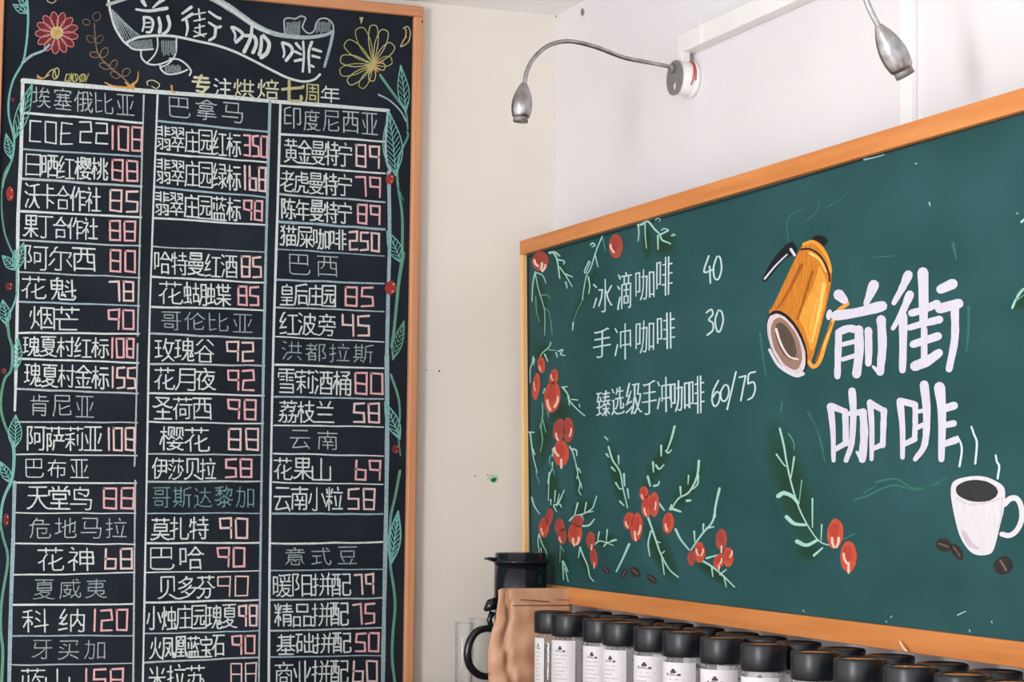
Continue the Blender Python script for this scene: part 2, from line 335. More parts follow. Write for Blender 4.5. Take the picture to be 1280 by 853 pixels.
[10,-1,51,19,48,13,39,8,38,6,-1,22,29,22,38,-1,54,55,9,55,-1,63,1,60,0,50,1,40,3,38,6,-1,41,28,41,38,-1,28,6,26,8,16,14,14,19,-1,9,55,10,63,54,63,54,47,53,46,10,46,9,46,9,55,-1,22,29,23,28,59,28,60,37,59,38,4,38,4,28,20,28,22,29,-1,56,20,51,19,3,19,-1,38,6,28,6,25,3,4,0,0,1],
[11,-1,8,37,0,42,-1,21,0,60,0,-1,21,15,60,15,-1,3,63,10,58,-1,11,21,2,0,-1,60,28,50,28,46,30,46,60,-1,63,60,18,60,-1,21,25,28,26,33,33,34,60,-1,60,0,60,44,46,44,21,44,21,0],
[10,-1,28,10,41,10,-1,41,10,45,7,-1,50,42,63,42,-1,50,24,63,24,-1,41,10,41,29,28,30,28,6,-1,34,30,34,63,-1,42,47,26,47,-1,2,27,19,27,19,50,2,50,2,23,-1,10,63,11,7,-1,20,8,0,5,-1,44,1,46,8,50,24,50,60,63,60,63,2,61,0,56,0,54,1,-1,22,4,19,17,17,19],
[10,-1,42,62,42,42,43,41,55,41,56,42,56,62,-1,24,53,63,53,-1,10,63,10,9,-1,44,0,44,31,-1,62,4,56,8,47,18,40,20,26,20,-1,24,4,21,7,18,18,-1,61,32,30,32,29,61,-1,1,23,2,50,19,49,19,27,2,27,-1,0,5,20,11,-1,63,20,48,20,40,16,27,4,24,4],
[10,-1,9,8,37,8,37,20,10,21,9,20,9,8,-1,10,42,38,42,39,52,38,54,10,54,10,42,-1,62,63,2,63,-1,52,63,53,2,53,1,50,0,43,0,-1,0,32,63,32],
[10,-1,8,42,5,41,0,34,-1,41,59,54,46,63,39,-1,41,59,42,63,-1,41,59,39,58,34,51,24,41,19,38,16,38,-1,29,20,37,22,54,30,-1,29,35,29,5,30,2,34,1,57,2,60,8,59,13,-1,9,0,9,41,8,42,10,49,16,62],
[10,-1,57,49,53,32,48,21,44,18,-1,44,14,54,5,62,0,-1,44,14,44,18,-1,44,14,33,5,25,0,22,0,-1,32,41,34,40,41,20,44,18,-1,32,41,30,39,27,32,-1,12,12,12,56,-1,2,56,22,56,-1,3,35,20,35,-1,63,50,35,50,-1,22,14,0,9,-1,37,63,32,41],
[11,-1,16,0,52,0,-1,0,25,4,24,10,27,14,27,-1,54,27,63,24,-1,54,27,52,30,44,36,34,46,-1,42,62,45,62,61,48,-1,34,46,31,45,25,38,14,29,14,27,-1,52,23,16,24,-1,6,48,9,49,22,62,25,63,-1,16,0,16,24,14,27,-1,54,27,52,23,52,0],
[9,-1,14,44,63,44,-1,63,24,13,24,-1,0,1,8,11,13,24,14,63,63,63,62,3,59,0,53,0,46,0,40,2],
[10,-1,32,55,30,62,26,63,-1,20,25,24,29,27,30,-1,9,32,4,31,3,28,-1,43,28,40,31,-1,36,48,34,41,-1,27,30,28,34,31,39,34,41,-1,63,2,58,1,46,8,38,14,27,30,-1,16,2,23,1,38,10,47,19,55,33,56,37,56,41,34,41,-1,0,54,60,54,-1,16,48,10,39,9,32,10,31,10,0],
[12,-1,36,43,29,43,-1,36,43,38,40,45,37,60,33,63,35,-1,29,43,28,46,15,57,14,62,-1,29,43,28,41,10,35,4,34,0,36,-1,62,0,3,0,-1,53,20,11,20,-1,32,29,32,0,-1,36,43,37,46,50,57,52,62,7,63],
[10,-1,9,32,5,30,0,26,-1,44,0,50,0,55,2,56,42,-1,23,42,63,42,-1,19,63,19,51,-1,63,58,1,58,-1,45,63,45,52,-1,24,13,43,13,42,30,24,30,24,9,-1,10,0,9,32,11,38,15,45],
[10,-1,0,33,5,41,10,43,-1,63,40,20,40,-1,58,19,58,57,25,57,-1,58,23,24,23,-1,18,1,22,1,28,5,32,11,36,18,37,25,37,57,-1,20,63,17,61,10,46,11,0],
[10,-1,14,40,6,45,4,45,-1,55,22,52,15,43,7,26,0,23,0,18,2,-1,3,1,14,15,-1,22,23,29,38,-1,41,44,41,19,-1,10,27,0,31,-1,62,26,55,39,51,40,-1,19,63,19,51,-1,63,57,1,57,-1,45,63,45,51],
[10,-1,0,0,5,0,15,4,22,10,29,16,34,31,34,51,-1,11,21,11,63,56,63,57,62,57,22,-1,63,0,40,12],
[10,-1,26,6,23,10,-1,55,38,55,0,-1,0,2,3,2,9,11,13,12,-1,26,30,7,30,-1,26,42,7,42,-1,62,38,39,38,-1,1,54,31,54,-1,63,62,58,62,39,56,38,17,35,8,31,0,-1,26,62,26,18,-1,7,63,7,18,-1,32,18,0,18],
[10,-1,37,38,40,36,47,30,58,16,-1,63,6,60,2,55,2,29,2,22,4,10,10,-1,0,0,0,4,7,10,10,10,-1,0,36,10,35,10,10,-1,10,52,3,62,-1,20,49,59,49,-1,21,15,28,20,37,38,39,63],
[10,-1,49,19,42,14,41,12,-1,48,54,48,51,45,44,40,38,-1,21,15,18,19,15,19,-1,63,22,59,21,52,23,32,35,23,28,10,22,5,20,0,21,-1,32,24,32,2,30,0,25,0,-1,16,34,16,60,-1,3,50,14,50,18,46,26,40,-1,51,34,56,34,58,37,60,54,39,55,-1,28,62,24,62,16,60,6,59,1,60,-1,55,4,41,12,34,13,28,13,8,4,-1,41,63,39,55,37,54,34,48,28,50,18,50,4,36,0,35],
[10,-1,11,36,54,36,-1,36,15,38,10,47,4,59,0,63,1,-1,45,53,45,63,-1,20,54,20,63,-1,4,58,62,58,-1,32,26,54,26,54,46,12,46,11,26,32,26,-1,3,15,62,15,-1,0,2,3,0,11,1,25,7,32,18,32,26],
[10,-1,36,63,36,7,38,4,42,2,60,3,62,8,63,14,62,17,-1,0,48,24,48,-1,12,63,12,4,10,0,5,0,1,2,-1,0,25,10,26,14,29,24,31],
[9,-1,19,45,22,45,29,39,-1,29,39,28,36,21,33,4,29,-1,41,11,34,17,30,18,-1,41,11,40,8,34,6,14,1,4,0,0,1,-1,49,38,43,35,41,31,-1,29,56,31,62,34,63,-1,29,39,33,39,43,45,49,51,50,56,26,56,8,46,4,47,-1,41,11,46,12,52,16,60,23,63,30,39,30,20,19,14,17],
[11,-1,26,26,24,16,20,10,10,2,6,0,2,2,-1,32,2,35,0,41,0,45,2,47,9,48,26,-1,40,45,53,32,59,28,63,29,-1,9,32,13,26,48,26,-1,44,52,44,63,-1,19,52,19,63,-1,3,58,60,58,-1,24,46,21,44,17,38,9,32,4,28,0,29],
[10,-1,14,2,18,0,26,0,30,2,31,63,-1,51,45,58,32,63,18,-1,0,18,6,30,10,45],
[10,-1,18,10,14,17,10,19,-1,0,34,2,48,-1,17,38,20,49,19,51,-1,43,49,58,48,58,25,28,25,28,48,43,49,-1,44,4,43,62,-1,60,5,24,2,-1,63,0,56,17,-1,10,63,10,19,1,1],
[11,-1,63,2,58,0,45,8,36,18,32,28,29,30,-1,12,48,9,38,5,30,-1,56,47,49,31,-1,0,1,4,0,11,4,22,15,27,29,29,30,30,63],
[11,-1,62,17,63,11,62,4,58,4,55,9,53,23,52,63,7,63,7,30,4,14,0,3,1,0,-1,42,11,41,14,33,22,31,26,21,34,-1,15,8,20,11,29,20,35,29,41,43,41,48,40,48,18,48],
[11,-1,44,43,17,43,-1,33,59,30,57,29,53,-1,0,0,0,4,4,15,6,27,7,63,53,63,54,22,56,10,58,3,62,4,63,7,62,15,-1,17,15,45,15,-1,31,24,31,4,-1,29,53,17,51,18,34,43,34,44,52,29,53,-1,49,4,11,4,-1,46,25,14,25],
[10,-1,30,63,33,59,34,53,-1,41,14,45,14,54,7,-1,54,21,10,21,-1,32,38,32,0,-1,0,0,63,0,-1,8,38,56,38,61,42,61,53,2,53,2,42],
[11,-1,58,6,16,6,-1,2,63,63,63,-1,0,20,11,32,17,36,57,36,58,35,58,1,-1,24,63,23,55,17,42,15,35,16,0],
[11,-1,47,45,54,58,-1,27,33,22,24,14,14,4,6,0,6,-1,15,46,9,57,6,60,-1,35,33,39,25,49,14,57,6,63,6,-1,31,0,31,63,-1,2,34,26,34,27,33,35,33,36,34,59,34],
[10,-1,10,24,2,12,-1,63,13,57,25,54,26,-1,6,36,49,36,49,15,46,2,40,0,34,0,31,2,-1,45,49,45,63,-1,17,49,17,63,-1,63,56,0,56,-1,3,1,14,7,21,15,26,25,28,43],
[9,-1,24,16,0,12,-1,0,38,24,38,-1,51,13,53,12,60,12,63,15,63,60,37,60,37,0,-1,23,63,20,63,1,58,0,56,0,12],
[10,-1,12,0,27,3,31,4,32,6,-1,63,2,58,0,55,0,41,4,39,6,-1,32,63,34,56,-1,32,6,39,6,-1,32,6,31,9,27,11,22,17,-1,22,21,22,17,-1,59,42,12,42,-1,13,21,51,20,50,16,42,10,39,6,-1,25,48,25,30,47,30,47,48,-1,0,1,3,11,5,26,6,56,60,56],
[10,-1,0,1,4,0,20,7,24,7,-1,63,1,61,0,43,7,-1,20,63,20,45,-1,55,24,9,24,-1,44,45,44,63,-1,32,45,32,13,-1,6,57,58,57,-1,32,13,55,13,55,34,9,34,9,13,32,13,-1,63,45,1,45],
[9,-1,14,2,19,0,31,1,31,33,-1,33,58,31,63,29,63,-1,2,43,2,52,60,52,61,43,-1,63,33,0,33],
[10,-1,22,25,24,28,31,32,32,37,-1,22,25,18,25,5,18,0,18,-1,53,24,51,24,28,16,22,15,-1,22,25,22,7,23,3,25,1,53,0,59,2,60,8,-1,49,51,46,54,9,54,-1,28,63,28,38,-1,63,38,42,38,32,37,31,38,2,38,-1,42,38,43,43,49,48,49,51,53,52,59,60],
[10,-1,57,58,30,58,-1,10,2,15,3,21,8,23,12,24,20,43,20,43,6,45,2,60,2,63,9,-1,60,36,61,32,58,29,33,30,30,33,30,63,-1,14,37,51,40,-1,59,42,61,47,60,48,6,48,6,25,4,11,0,3,1,0],
[9,-1,56,19,63,6,-1,9,17,15,18,16,21,16,29,10,40,16,59,15,60,0,60,0,0,-1,21,5,29,18,-1,34,0,42,0,43,2,43,41,-1,37,63,36,55,33,50,27,31,60,30,-1,23,53,62,53],
[10,-1,16,63,14,53,-1,2,40,11,52,14,53,-1,58,37,13,37,13,17,-1,35,53,35,0,-1,0,17,63,17,-1,59,53,14,53],
[10,-1,10,50,10,54,-1,10,50,0,44,-1,3,22,10,31,14,32,-1,2,61,10,54,-1,16,62,14,57,10,54,-1,26,19,60,19,-1,52,63,52,43,-1,34,63,34,43,-1,43,4,43,34,-1,63,53,23,53,-1,26,0,26,34,60,34,60,3,-1,26,3,60,3,-1,10,50,14,44,16,31,14,9,11,1,4,1,0,3],
[10,-1,52,24,51,30,56,39,-1,43,23,46,17,53,9,63,3,-1,18,40,20,39,25,30,-1,13,3,15,3,24,9,31,17,34,23,-1,38,0,38,40,-1,0,2,4,11,6,22,8,63,59,63,59,49,7,48,-1,63,24,44,24,43,23,14,24],
[9,-1,63,8,48,8,-1,16,0,22,10,26,26,27,63,-1,21,48,39,48,37,5,34,0,29,0,26,2,-1,48,2,48,55,63,54,63,2,-1,0,18,13,18,13,58,0,58,0,10],
[10,-1,62,35,49,35,-1,62,51,49,51,-1,36,35,24,35,-1,63,19,49,19,-1,36,51,24,51,-1,22,18,36,18,-1,0,13,0,56,14,56,14,20,0,20,-1,36,0,36,63,-1,49,63,49,0],
[10,-1,29,57,30,63,-1,54,45,8,45,-1,58,23,5,23,-1,32,23,32,0,-1,55,12,8,12,-1,29,57,9,56,8,55,8,34,9,33,54,34,54,56,29,57,-1,0,0,63,0],
[10,-1,57,4,20,4,-1,8,43,63,43,-1,20,0,20,27,57,27,57,0,-1,59,62,54,63,8,57,7,26,4,11,0,3,1,0],
[10,-1,8,38,0,42,-1,10,24,10,20,1,3,2,0,-1,2,62,4,62,12,57,-1,40,63,40,35,-1,15,2,19,10,21,22,22,53,59,53,59,49,57,43,-1,29,34,32,26,41,12,55,2,59,1,63,2,-1,22,34,40,35,54,34,55,33,51,23,42,11,29,2,26,1,21,2],
[10,-1,29,63,33,61,34,55,-1,44,42,45,46,47,49,46,55,-1,33,34,34,27,-1,22,41,22,46,20,50,-1,20,50,20,55,-1,22,16,53,15,52,3,49,0,37,0,-1,61,34,60,41,44,42,6,41,6,34,-1,63,27,4,27,-1,61,55,6,55,-1,23,27,22,16,18,8,8,1,5,0,0,1],
[10,-1,18,0,20,0,30,12,-1,4,62,13,57,-1,9,36,0,41,-1,52,12,62,0,-1,31,24,31,63,-1,63,24,19,24,17,22,14,21,3,0,-1,52,24,52,63,-1,21,48,62,48],
[10,-1,31,4,9,5,-1,31,17,9,17,-1,43,0,43,59,62,59,62,58,54,36,62,26,63,19,63,14,60,11,52,10,-1,14,30,15,29,31,28,31,4,-1,4,55,25,55,29,52,-1,16,41,16,63,-1,9,1,9,26,-1,34,60,25,41,-1,34,41,1,41,-1,19,40,18,36,15,33,14,30,10,29,9,26,2,24,0,24],
[10,-1,41,43,53,43,-1,9,12,55,12,-1,21,43,9,43,-1,55,34,41,34,-1,21,34,7,34,-1,6,0,55,0,-1,58,63,5,63,-1,7,23,54,23,55,0,-1,63,41,62,53,0,53,0,41,-1,31,63,31,33],
[10,-1,20,27,20,32,17,36,13,39,11,38,-1,11,38,7,35,4,26,1,20,0,16,-1,52,42,48,48,-1,48,48,49,51,57,56,58,60,-1,48,48,36,52,33,51,-1,58,60,56,61,27,61,-1,63,16,27,16,-1,27,29,63,29,-1,20,49,2,49,-1,45,1,45,41,-1,27,0,27,41,63,41,63,3,62,0,57,0,55,1,-1,12,0,12,63],
[10,-1,41,34,43,33,53,34,55,38,55,45,-1,55,45,58,48,-1,3,21,27,21,27,9,25,1,23,0,16,1,-1,20,63,20,54,-1,45,63,45,54,-1,63,59,2,59,-1,55,45,8,46,-1,36,21,61,21,60,5,59,1,50,0,-1,47,27,46,17,43,8,36,1,31,1,-1,14,27,13,16,10,9,4,1,0,1,-1,32,51,32,48,25,38,15,33,6,32],
[11,-1,11,40,17,37,21,28,-1,11,36,7,34,0,15,-1,20,49,2,49,-1,27,52,59,52,-1,42,63,42,36,-1,30,35,30,30,34,23,41,13,48,7,56,2,59,1,63,2,-1,30,35,56,35,56,32,49,18,39,9,25,1,20,2,-1,12,0,12,34,11,36,12,63],
[10,-1,0,0,63,0,-1,42,46,43,51,50,63,-1,55,23,7,23,-1,19,53,15,61,12,63,-1,3,45,60,45],
[11,-1,8,4,10,10,22,30,24,38,-1,8,4,15,3,54,8,-1,60,0,57,6,54,8,-1,45,24,53,13,54,8,-1,55,63,8,63,-1,0,39,63,39],
[10,-1,39,26,42,36,-1,49,14,14,14,-1,63,56,0,56,-1,32,63,32,43,-1,48,0,57,0,59,3,58,43,5,43,4,0,-1,32,1,32,26,-1,48,26,16,26,-1,19,37,21,37,23,34,23,26],
[10,-1,4,46,1,58,-1,56,39,50,3,-1,44,56,42,63,-1,11,29,16,27,21,21,21,19,-1,0,10,7,27,11,29,-1,18,45,22,58,-1,33,39,36,26,38,13,-1,29,49,61,49,-1,26,3,63,3,-1,21,38,1,38,-1,11,0,11,63],
[9,-1,10,12,7,10,4,6,0,2,-1,28,16,35,11,-1,28,16,28,19,-1,18,10,19,2,24,0,44,0,46,4,45,9,-1,46,56,44,45,-1,32,57,31,62,28,63,-1,54,28,9,28,-1,54,13,62,3,-1,18,56,17,51,19,45,-1,28,19,10,19,9,20,10,37,53,37,54,20,53,19,28,19,-1,63,45,0,45,-1,59,56,4,56],
[10,-1,50,63,57,57,-1,16,6,16,33,-1,0,50,61,50,-1,2,33,30,33,-1,38,63,41,30,46,11,52,2,59,0,61,2,63,6,63,12,62,14,-1,32,9,1,3],
[11,-1,20,8,16,19,13,20,-1,47,18,41,6,40,0,-1,1,63,61,63,-1,22,27,53,27,53,48,9,48,9,28,22,27,-1,0,0,63,0],
[10,-1,54,56,50,44,-1,39,50,38,55,-1,26,43,27,49,25,54,-1,14,36,0,36,-1,20,62,22,60,38,61,54,63,58,62,-1,63,1,58,0,47,4,46,6,41,8,30,21,-1,60,32,21,32,-1,58,43,23,43,-1,0,8,0,58,14,57,14,14,0,14,-1,30,21,32,23,52,23,53,20,50,13,43,7,30,0,25,1,-1,13,1,16,1,20,4,30,21,32,43],
[9,-1,32,6,63,6,-1,9,18,16,19,20,22,20,31,11,43,19,62,17,63,0,63,0,0,-1,32,35,63,35,-1,63,1,63,61,32,61,32,0],
[10,-1,38,53,32,61,-1,1,47,17,47,-1,62,47,27,47,-1,17,29,12,28,8,25,1,24,-1,63,27,25,27,-1,0,2,3,0,8,0,10,2,10,62,-1,24,0,30,6,35,16,36,47,-1,56,63,57,60,52,49,53,0],
[10,-1,61,38,38,38,38,5,41,1,60,2,63,8,62,16,-1,27,18,1,18,-1,27,6,1,6,-1,37,62,61,62,61,33,-1,19,63,18,31,20,29,27,29,-1,0,63,28,63,-1,27,1,27,48,1,49,1,0,-1,1,27,6,27,10,34,10,63],
[10,-1,17,46,21,58,-1,4,47,2,58,0,60,-1,58,21,32,21,-1,0,10,0,13,6,26,10,29,-1,10,29,12,30,16,28,20,21,20,16,-1,58,12,32,12,-1,60,49,30,49,-1,29,58,61,58,-1,63,40,26,40,-1,44,40,44,63,-1,32,0,32,31,57,31,58,30,58,1,56,0,50,0,48,1,-1,1,38,19,38,-1,11,0,11,63],
[9,-1,23,4,0,4,-1,63,4,38,4,-1,51,58,51,63,12,63,12,43,51,42,51,58,-1,0,0,0,28,23,28,23,1,-1,38,0,38,28,63,28,63,1],
[10,-1,48,37,14,37,-1,14,47,48,47,-1,15,13,47,13,-1,3,56,60,56,-1,31,19,31,1,-1,62,27,0,27,-1,6,0,57,0,-1,63,12,60,12,52,17,48,23,48,63,-1,0,11,8,15,15,22,14,63],
[10,-1,5,30,1,28,0,21,-1,6,36,21,36,21,8,6,8,-1,63,26,63,0,-1,62,56,61,37,32,37,32,57,-1,47,63,47,3,-1,22,60,1,60,-1,30,26,31,3,63,3,-1,6,2,5,32,10,51,11,60],
[9,-1,51,26,40,33,-1,14,51,18,50,-1,29,63,32,61,33,55,-1,25,34,13,25,-1,42,40,42,44,45,49,-1,19,8,43,9,43,21,20,22,19,8,-1,63,55,0,55,-1,5,0,5,39,42,40,59,39,59,2,55,0,48,0,-1,20,46,18,50,19,55],
[10,-1,22,1,22,62,-1,60,46,61,43,50,21,-1,2,45,11,22,-1,41,0,41,63,-1,0,0,63,0],
[10,-1,5,27,27,27,-1,5,16,27,16,-1,42,38,42,13,-1,46,1,54,0,57,2,58,40,-1,12,63,18,56,18,50,-1,53,63,50,62,45,51,-1,5,0,5,39,27,39,27,4,26,0,19,0,-1,63,50,0,50],
[10,-1,62,58,48,58,-1,44,2,46,0,55,1,56,38,-1,0,52,9,62,11,63,-1,1,32,5,34,-1,40,23,18,23,-1,39,53,19,53,-1,29,62,29,39,-1,29,7,29,31,-1,47,38,63,38,-1,42,8,15,5,-1,41,38,17,38,-1,6,0,5,34,6,39,11,47],
[9,-1,17,10,37,6,-1,50,0,47,0,39,3,37,6,-1,52,25,51,20,38,9,37,6,-1,63,39,0,39,-1,57,53,6,53,-1,58,26,52,25,17,26,28,60,32,63],
[10,-1,4,61,14,56,-1,13,22,14,20,2,0,-1,0,40,9,36,-1,42,55,39,62,36,63,-1,58,26,24,26,-1,63,0,19,0,-1,41,0,41,48,-1,61,48,21,48],
[10,-1,22,0,25,0,32,6,35,12,39,14,-1,0,32,2,48,-1,63,0,62,0,54,10,50,13,-1,20,52,20,49,16,38,-1,20,10,14,18,10,20,-1,52,23,52,62,-1,24,23,63,23,-1,34,62,34,23,-1,62,48,26,48,-1,0,0,3,4,10,20,11,63],
[10,-1,0,34,2,48,-1,42,63,44,55,-1,18,9,18,11,14,17,9,20,-1,58,4,58,23,30,23,30,4,-1,58,4,30,4,-1,55,49,50,34,-1,20,50,16,39,-1,32,49,34,41,-1,26,54,61,54,-1,63,34,24,34,-1,10,62,9,20,6,12,0,3,0,0],
[11,-1,57,17,59,12,58,8,57,3,53,1,29,0,23,2,21,8,21,63,-1,0,34,59,43,61,44,63,47],
[9,-1,1,0,0,2,5,12,8,28,8,63,63,63,63,4,62,1,59,0,49,1,-1,22,10,48,10,48,25,22,26,22,6,-1,35,56,35,38,-1,51,49,20,49,-1,18,37,53,37],
[10,-1,10,28,1,11,-1,18,44,30,43,27,28,18,13,-1,9,51,0,57,-1,46,35,49,36,61,48,-1,29,1,35,0,39,2,39,5,39,39,40,41,39,63,-1,40,41,46,35,47,29,52,20,60,11,63,11],
[9,-1,49,43,51,57,-1,38,63,40,61,41,57,-1,30,42,30,57,-1,8,35,7,37,0,41,-1,11,21,2,4,3,0,-1,4,61,9,57,11,54,-1,51,32,29,32,-1,40,42,40,21,-1,63,57,19,57,-1,52,0,58,0,60,2,60,42,49,43,20,42,20,0,-1,31,9,49,9,49,21,31,21,31,9],
[10,-1,63,25,0,25,-1,58,42,5,42,-1,32,59,32,3,30,1,27,0,17,0,13,2,-1,55,62,52,63,32,59,8,57,4,59],
[9,-1,1,57,9,50,-1,0,9,10,28,-1,62,25,22,25,-1,41,0,41,63,-1,63,21,62,49,22,49,22,21],
[10,-1,35,29,32,28,29,26,24,26,-1,3,39,10,60,-1,62,26,55,33,54,37,-1,1,60,22,60,-1,1,24,21,24,-1,12,39,12,8,-1,32,48,60,48,-1,62,56,31,56,-1,45,0,45,28,-1,22,9,0,5,-1,63,38,29,38,-1,61,4,49,15,42,18,31,18,-1,35,29,37,35,41,40,44,52,46,63,-1,21,41,12,39,3,39,-1,23,38,17,49,-1,60,18,50,18,46,16,32,4,28,4,-1,54,29,50,30,45,28,38,27,35,29],
[10,-1,0,1,9,8,-1,63,4,60,1,28,0,22,2,13,7,9,8,-1,45,37,46,13,48,12,59,13,61,18,59,23,-1,9,8,9,34,0,34,-1,17,13,21,13,28,21,31,27,32,37,-1,1,61,8,53,-1,26,54,27,61,-1,26,54,24,53,22,48,-1,40,37,40,63,-1,57,53,26,54,-1,19,37,60,37],
[10,-1,22,15,19,12,0,5,-1,12,63,2,42,1,38,-1,13,38,1,38,-1,34,32,37,31,42,20,48,10,59,1,63,1,-1,31,1,34,0,37,2,47,12,55,25,58,33,58,37,47,38,51,58,26,58,-1,20,25,3,22,0,20,-1,34,58,34,32,32,30,28,13,22,1,-1,5,22,6,27,12,34,13,38,16,41,19,46],
[7,-1,63,6,51,1,42,0,26,1,19,3,9,10,0,25,2,43,5,50,12,56,18,59,31,63,46,63,60,59],
[8,-1,13,58,25,63,38,63,49,59,55,54,59,49,63,33,59,15,49,5,41,1,29,0,16,3,7,10,3,17,0,25,1,44,6,53,13,58],
[5,-1,0,33,52,33,-1,63,0,1,0,0,1,0,62,2,63,61,63],
[5,-1,0,28,1,44,5,52,13,59,25,63,38,63,49,60,58,51,63,39,63,24,60,15,51,5,38,0,25,0,17,2,8,7,4,13,0,28],
[5,-1,4,61,33,63,33,1,-1,63,0,0,0],
[6,-1,1,57,17,63,34,63,45,61,51,58,57,50,55,38,48,30,34,19,14,7,10,1,-1,0,0,10,1,13,0,63,1],
[5,-1,4,58,19,62,36,63,48,61,55,57,58,52,57,44,53,40,42,36,39,33,-1,22,33,39,33,-1,39,33,41,30,55,27,61,22,63,16,58,7,51,3,39,0,20,0,0,5],
[6,-1,47,0,47,63,36,60,1,27,0,19,63,19],
[6,-1,58,63,12,63,8,37,40,38,51,36,59,31,63,25,63,16,60,10,48,3,36,0,17,1,0,5],
[5,-1,0,29,31,36,45,36,56,32,62,26,63,16,58,8,49,2,31,0,18,2,10,6,3,14,0,22,0,39,5,50,18,60,35,63,50,62,59,60],
[5,-1,63,62,61,57,46,44,38,34,32,22,29,0,-1,63,62,0,63],
[5,-1,22,34,7,45,7,54,12,59,19,62,41,63,54,59,59,52,58,42,44,31,-1,22,34,44,31,58,24,61,21,63,11,60,7,49,2,38,0,21,0,10,4,4,8,0,14,3,22,22,34],
[5,-1,4,3,17,0,32,0,44,3,56,12,63,26,62,45,53,57,37,63,22,63,8,58,0,48,0,40,8,31,18,27,27,26,40,28,53,33,63,34],
[3,-1,63,63,56,62,0,0],
]
# handwriting strokes of each character: aspect * 10, then strokes of x,y on a 0-63 grid, each opened by -1
for ch, row in zip(dict.fromkeys(CHARS), STROKES):
    st = []; cur = None
    for k in row[1:]:
        if k == -1:
            cur = []; st.append(cur)
        else: cur.append(k)
    GL[ch] = (row[0] / 10, [[(q[i] / 63, 1 - q[i + 1] / 63) for i in range(0, len(q), 2)] for q in st])

def write_char(art, ch, tl, tr, bl, br, w, m, jit=0.017):
    """one handwritten character in the quadrilateral tl-tr-bl-br (crop pixels)"""
    asp, st = GL[ch]
    tl, tr, bl, br = map(Vector, (tl, tr, bl, br))
    sx = min(1, max(asp * 1.15, 0.25)) if asp < 0.85 else 1
    sy = 1 if asp < 1.35 else max(0.45, 1.3 / asp)
    lean = (random.random() - .5) * 0.05; ww = w * (0.92 + random.random() * .18)
    for s_ in st:
        dx, dy = (random.random() - .5) * jit * 2, (random.random() - .5) * jit * 2
        P = []
        for (u, v) in s_:
            u = 0.5 + (u - .5) * sx + dx + (random.random() - .5) * jit + lean * (v - .5)
            v = 0.5 + (v - .5) * sy + dy + (random.random() - .5) * jit
            P.append((tl + (tr - tl) * u) * (1 - v) + (bl + (br - bl) * u) * v)
        art.line(P, ww, m, 1, ww * (0.75 + random.random() * .3), 0.15)

SEG = {'0': [[(0, 0), (1, .02), (.98, 1), (.02, .98), (0, 0)]], '1': [[(.5, 0), (.52, 1)]],
       '2': [[(0, .04), (.95, 0), (1, .48), (.03, .52), (0, 1), (1, .97)]],
       '3': [[(0, 0), (1, .03), (.97, 1), (0, .97)], [(.1, .5), (.97, .5)]],
       '4': [[(.02, 0), (0, .5), (1, .48)], [(.97, 0), (1, 1)]],
       '5': [[(1, 0), (.05, .04), (.02, .48), (.97, .5), (1, .97), (0, 1)]],
       '6': [[(.1, 0), (.02, .98), (.97, 1), (1, .5), (.03, .48)]],
       '7': [[(0, .05), (.9, 0), (1, 1)]],
       '8': [[(0, 0), (1, 0), (.98, 1), (.02, .98), (0, 0)], [(.02, .5), (.97, .52)]],
       '9': [[(.98, .5), (.04, .48), (0, .02), (1, 0), (.97, 1)]],
       'C': [[(1, .02), (.05, 0), (0, 1), (1, .97)]], 'O': [[(0, 0), (1, .02), (.98, 1), (.02, .98), (0, 0)]],
       'E': [[(1, .02), (.05, 0), (0, 1), (1, .97)], [(0, .5), (.85, .48)]]}

def write_seg(art, text, x0, x1, yt, yb, slope, w, m):
    n = len(text); wid = [0.35 if c == '1' else 1 for c in text]; tot = sum(wid) + 0.42 * (n - 1)
    u = (x1 - x0) / tot; x = x0
    for c, k in zip(text, wid):
        for s_ in SEG[c]:
            P = [(x + u * k * a + random.uniform(-.5, .5), yt + (yb - yt) * b + slope * (x + u * k * a - x0) + random.uniform(-.5, .5)) for a, b in s_]
            art.line(P, w, m, 1, w * .9, .2)
        x += u * (k + 0.42)

def write_row(art, text, x0, x1, yt, yb, slope, w, m):
    n = len(text); cell = (x1 - x0) / n; cw = min(cell * (0.93 if w > 1.6 else 0.84), (yb - yt) * 1.1)
    for i, c in enumerate(text):
        cx = x0 + cell * (i + .5) if cw > cell * .9 or n == 1 else x0 + cw / 2 + (x1 - x0 - cw) * i / (n - 1)
        jy = random.uniform(-.7, .7)
        a, b = cx - cw / 2, cx + cw / 2
        f = lambda x, y: (x, y + slope * (x - x0) + jy)
        write_char(art, c, f(a, yt), f(b, yt), f(a, yb), f(b, yb), w, m)

# ------------------------------------------------------------------ materials
M = {}
M['wall'] = mat_noise('wall_paint', hexc(223, 217, 208), hexc(231, 225, 217), (1, 1, 1), 0.85, 0.3, 0.7, 5, 0.02, 2.2, 0.2)
M['wall_r'] = mat_noise('wall_paint_bright', hexc(219, 216, 219), hexc(226, 223, 226), (1, 1, 1), 0.8, 0.3, 0.7, 5, 0.02, 2.2, 0.2)
M['ceil'] = mat_noise('ceiling_paint', hexc(238, 237, 235), hexc(244, 243, 242), (1, 1, 1), 0.9, 0.3, 0.7, 4, 0, 3, 0.1)
M['floor'] = mat_noise('floor_tile', hexc(225, 220, 212), hexc(235, 230, 222), (1, 1, 1), 0.5, 0.3, 0.7, 5, 0, 6)
M['black_board'] = mat_noise('black_slate', hexc(22, 29, 36), hexc(34, 39, 49), (1, 1, 1), 0.75, 0.3, 0.7, 6, 0.03, 7, 0.12)
M['green_board'] = mat_noise('green_slate', hexc(27, 68, 68), hexc(44, 84, 88), (1, 1, 1.8), 0.7, 0.28, 0.74, 7, 0.03, 3.2, 0.15)
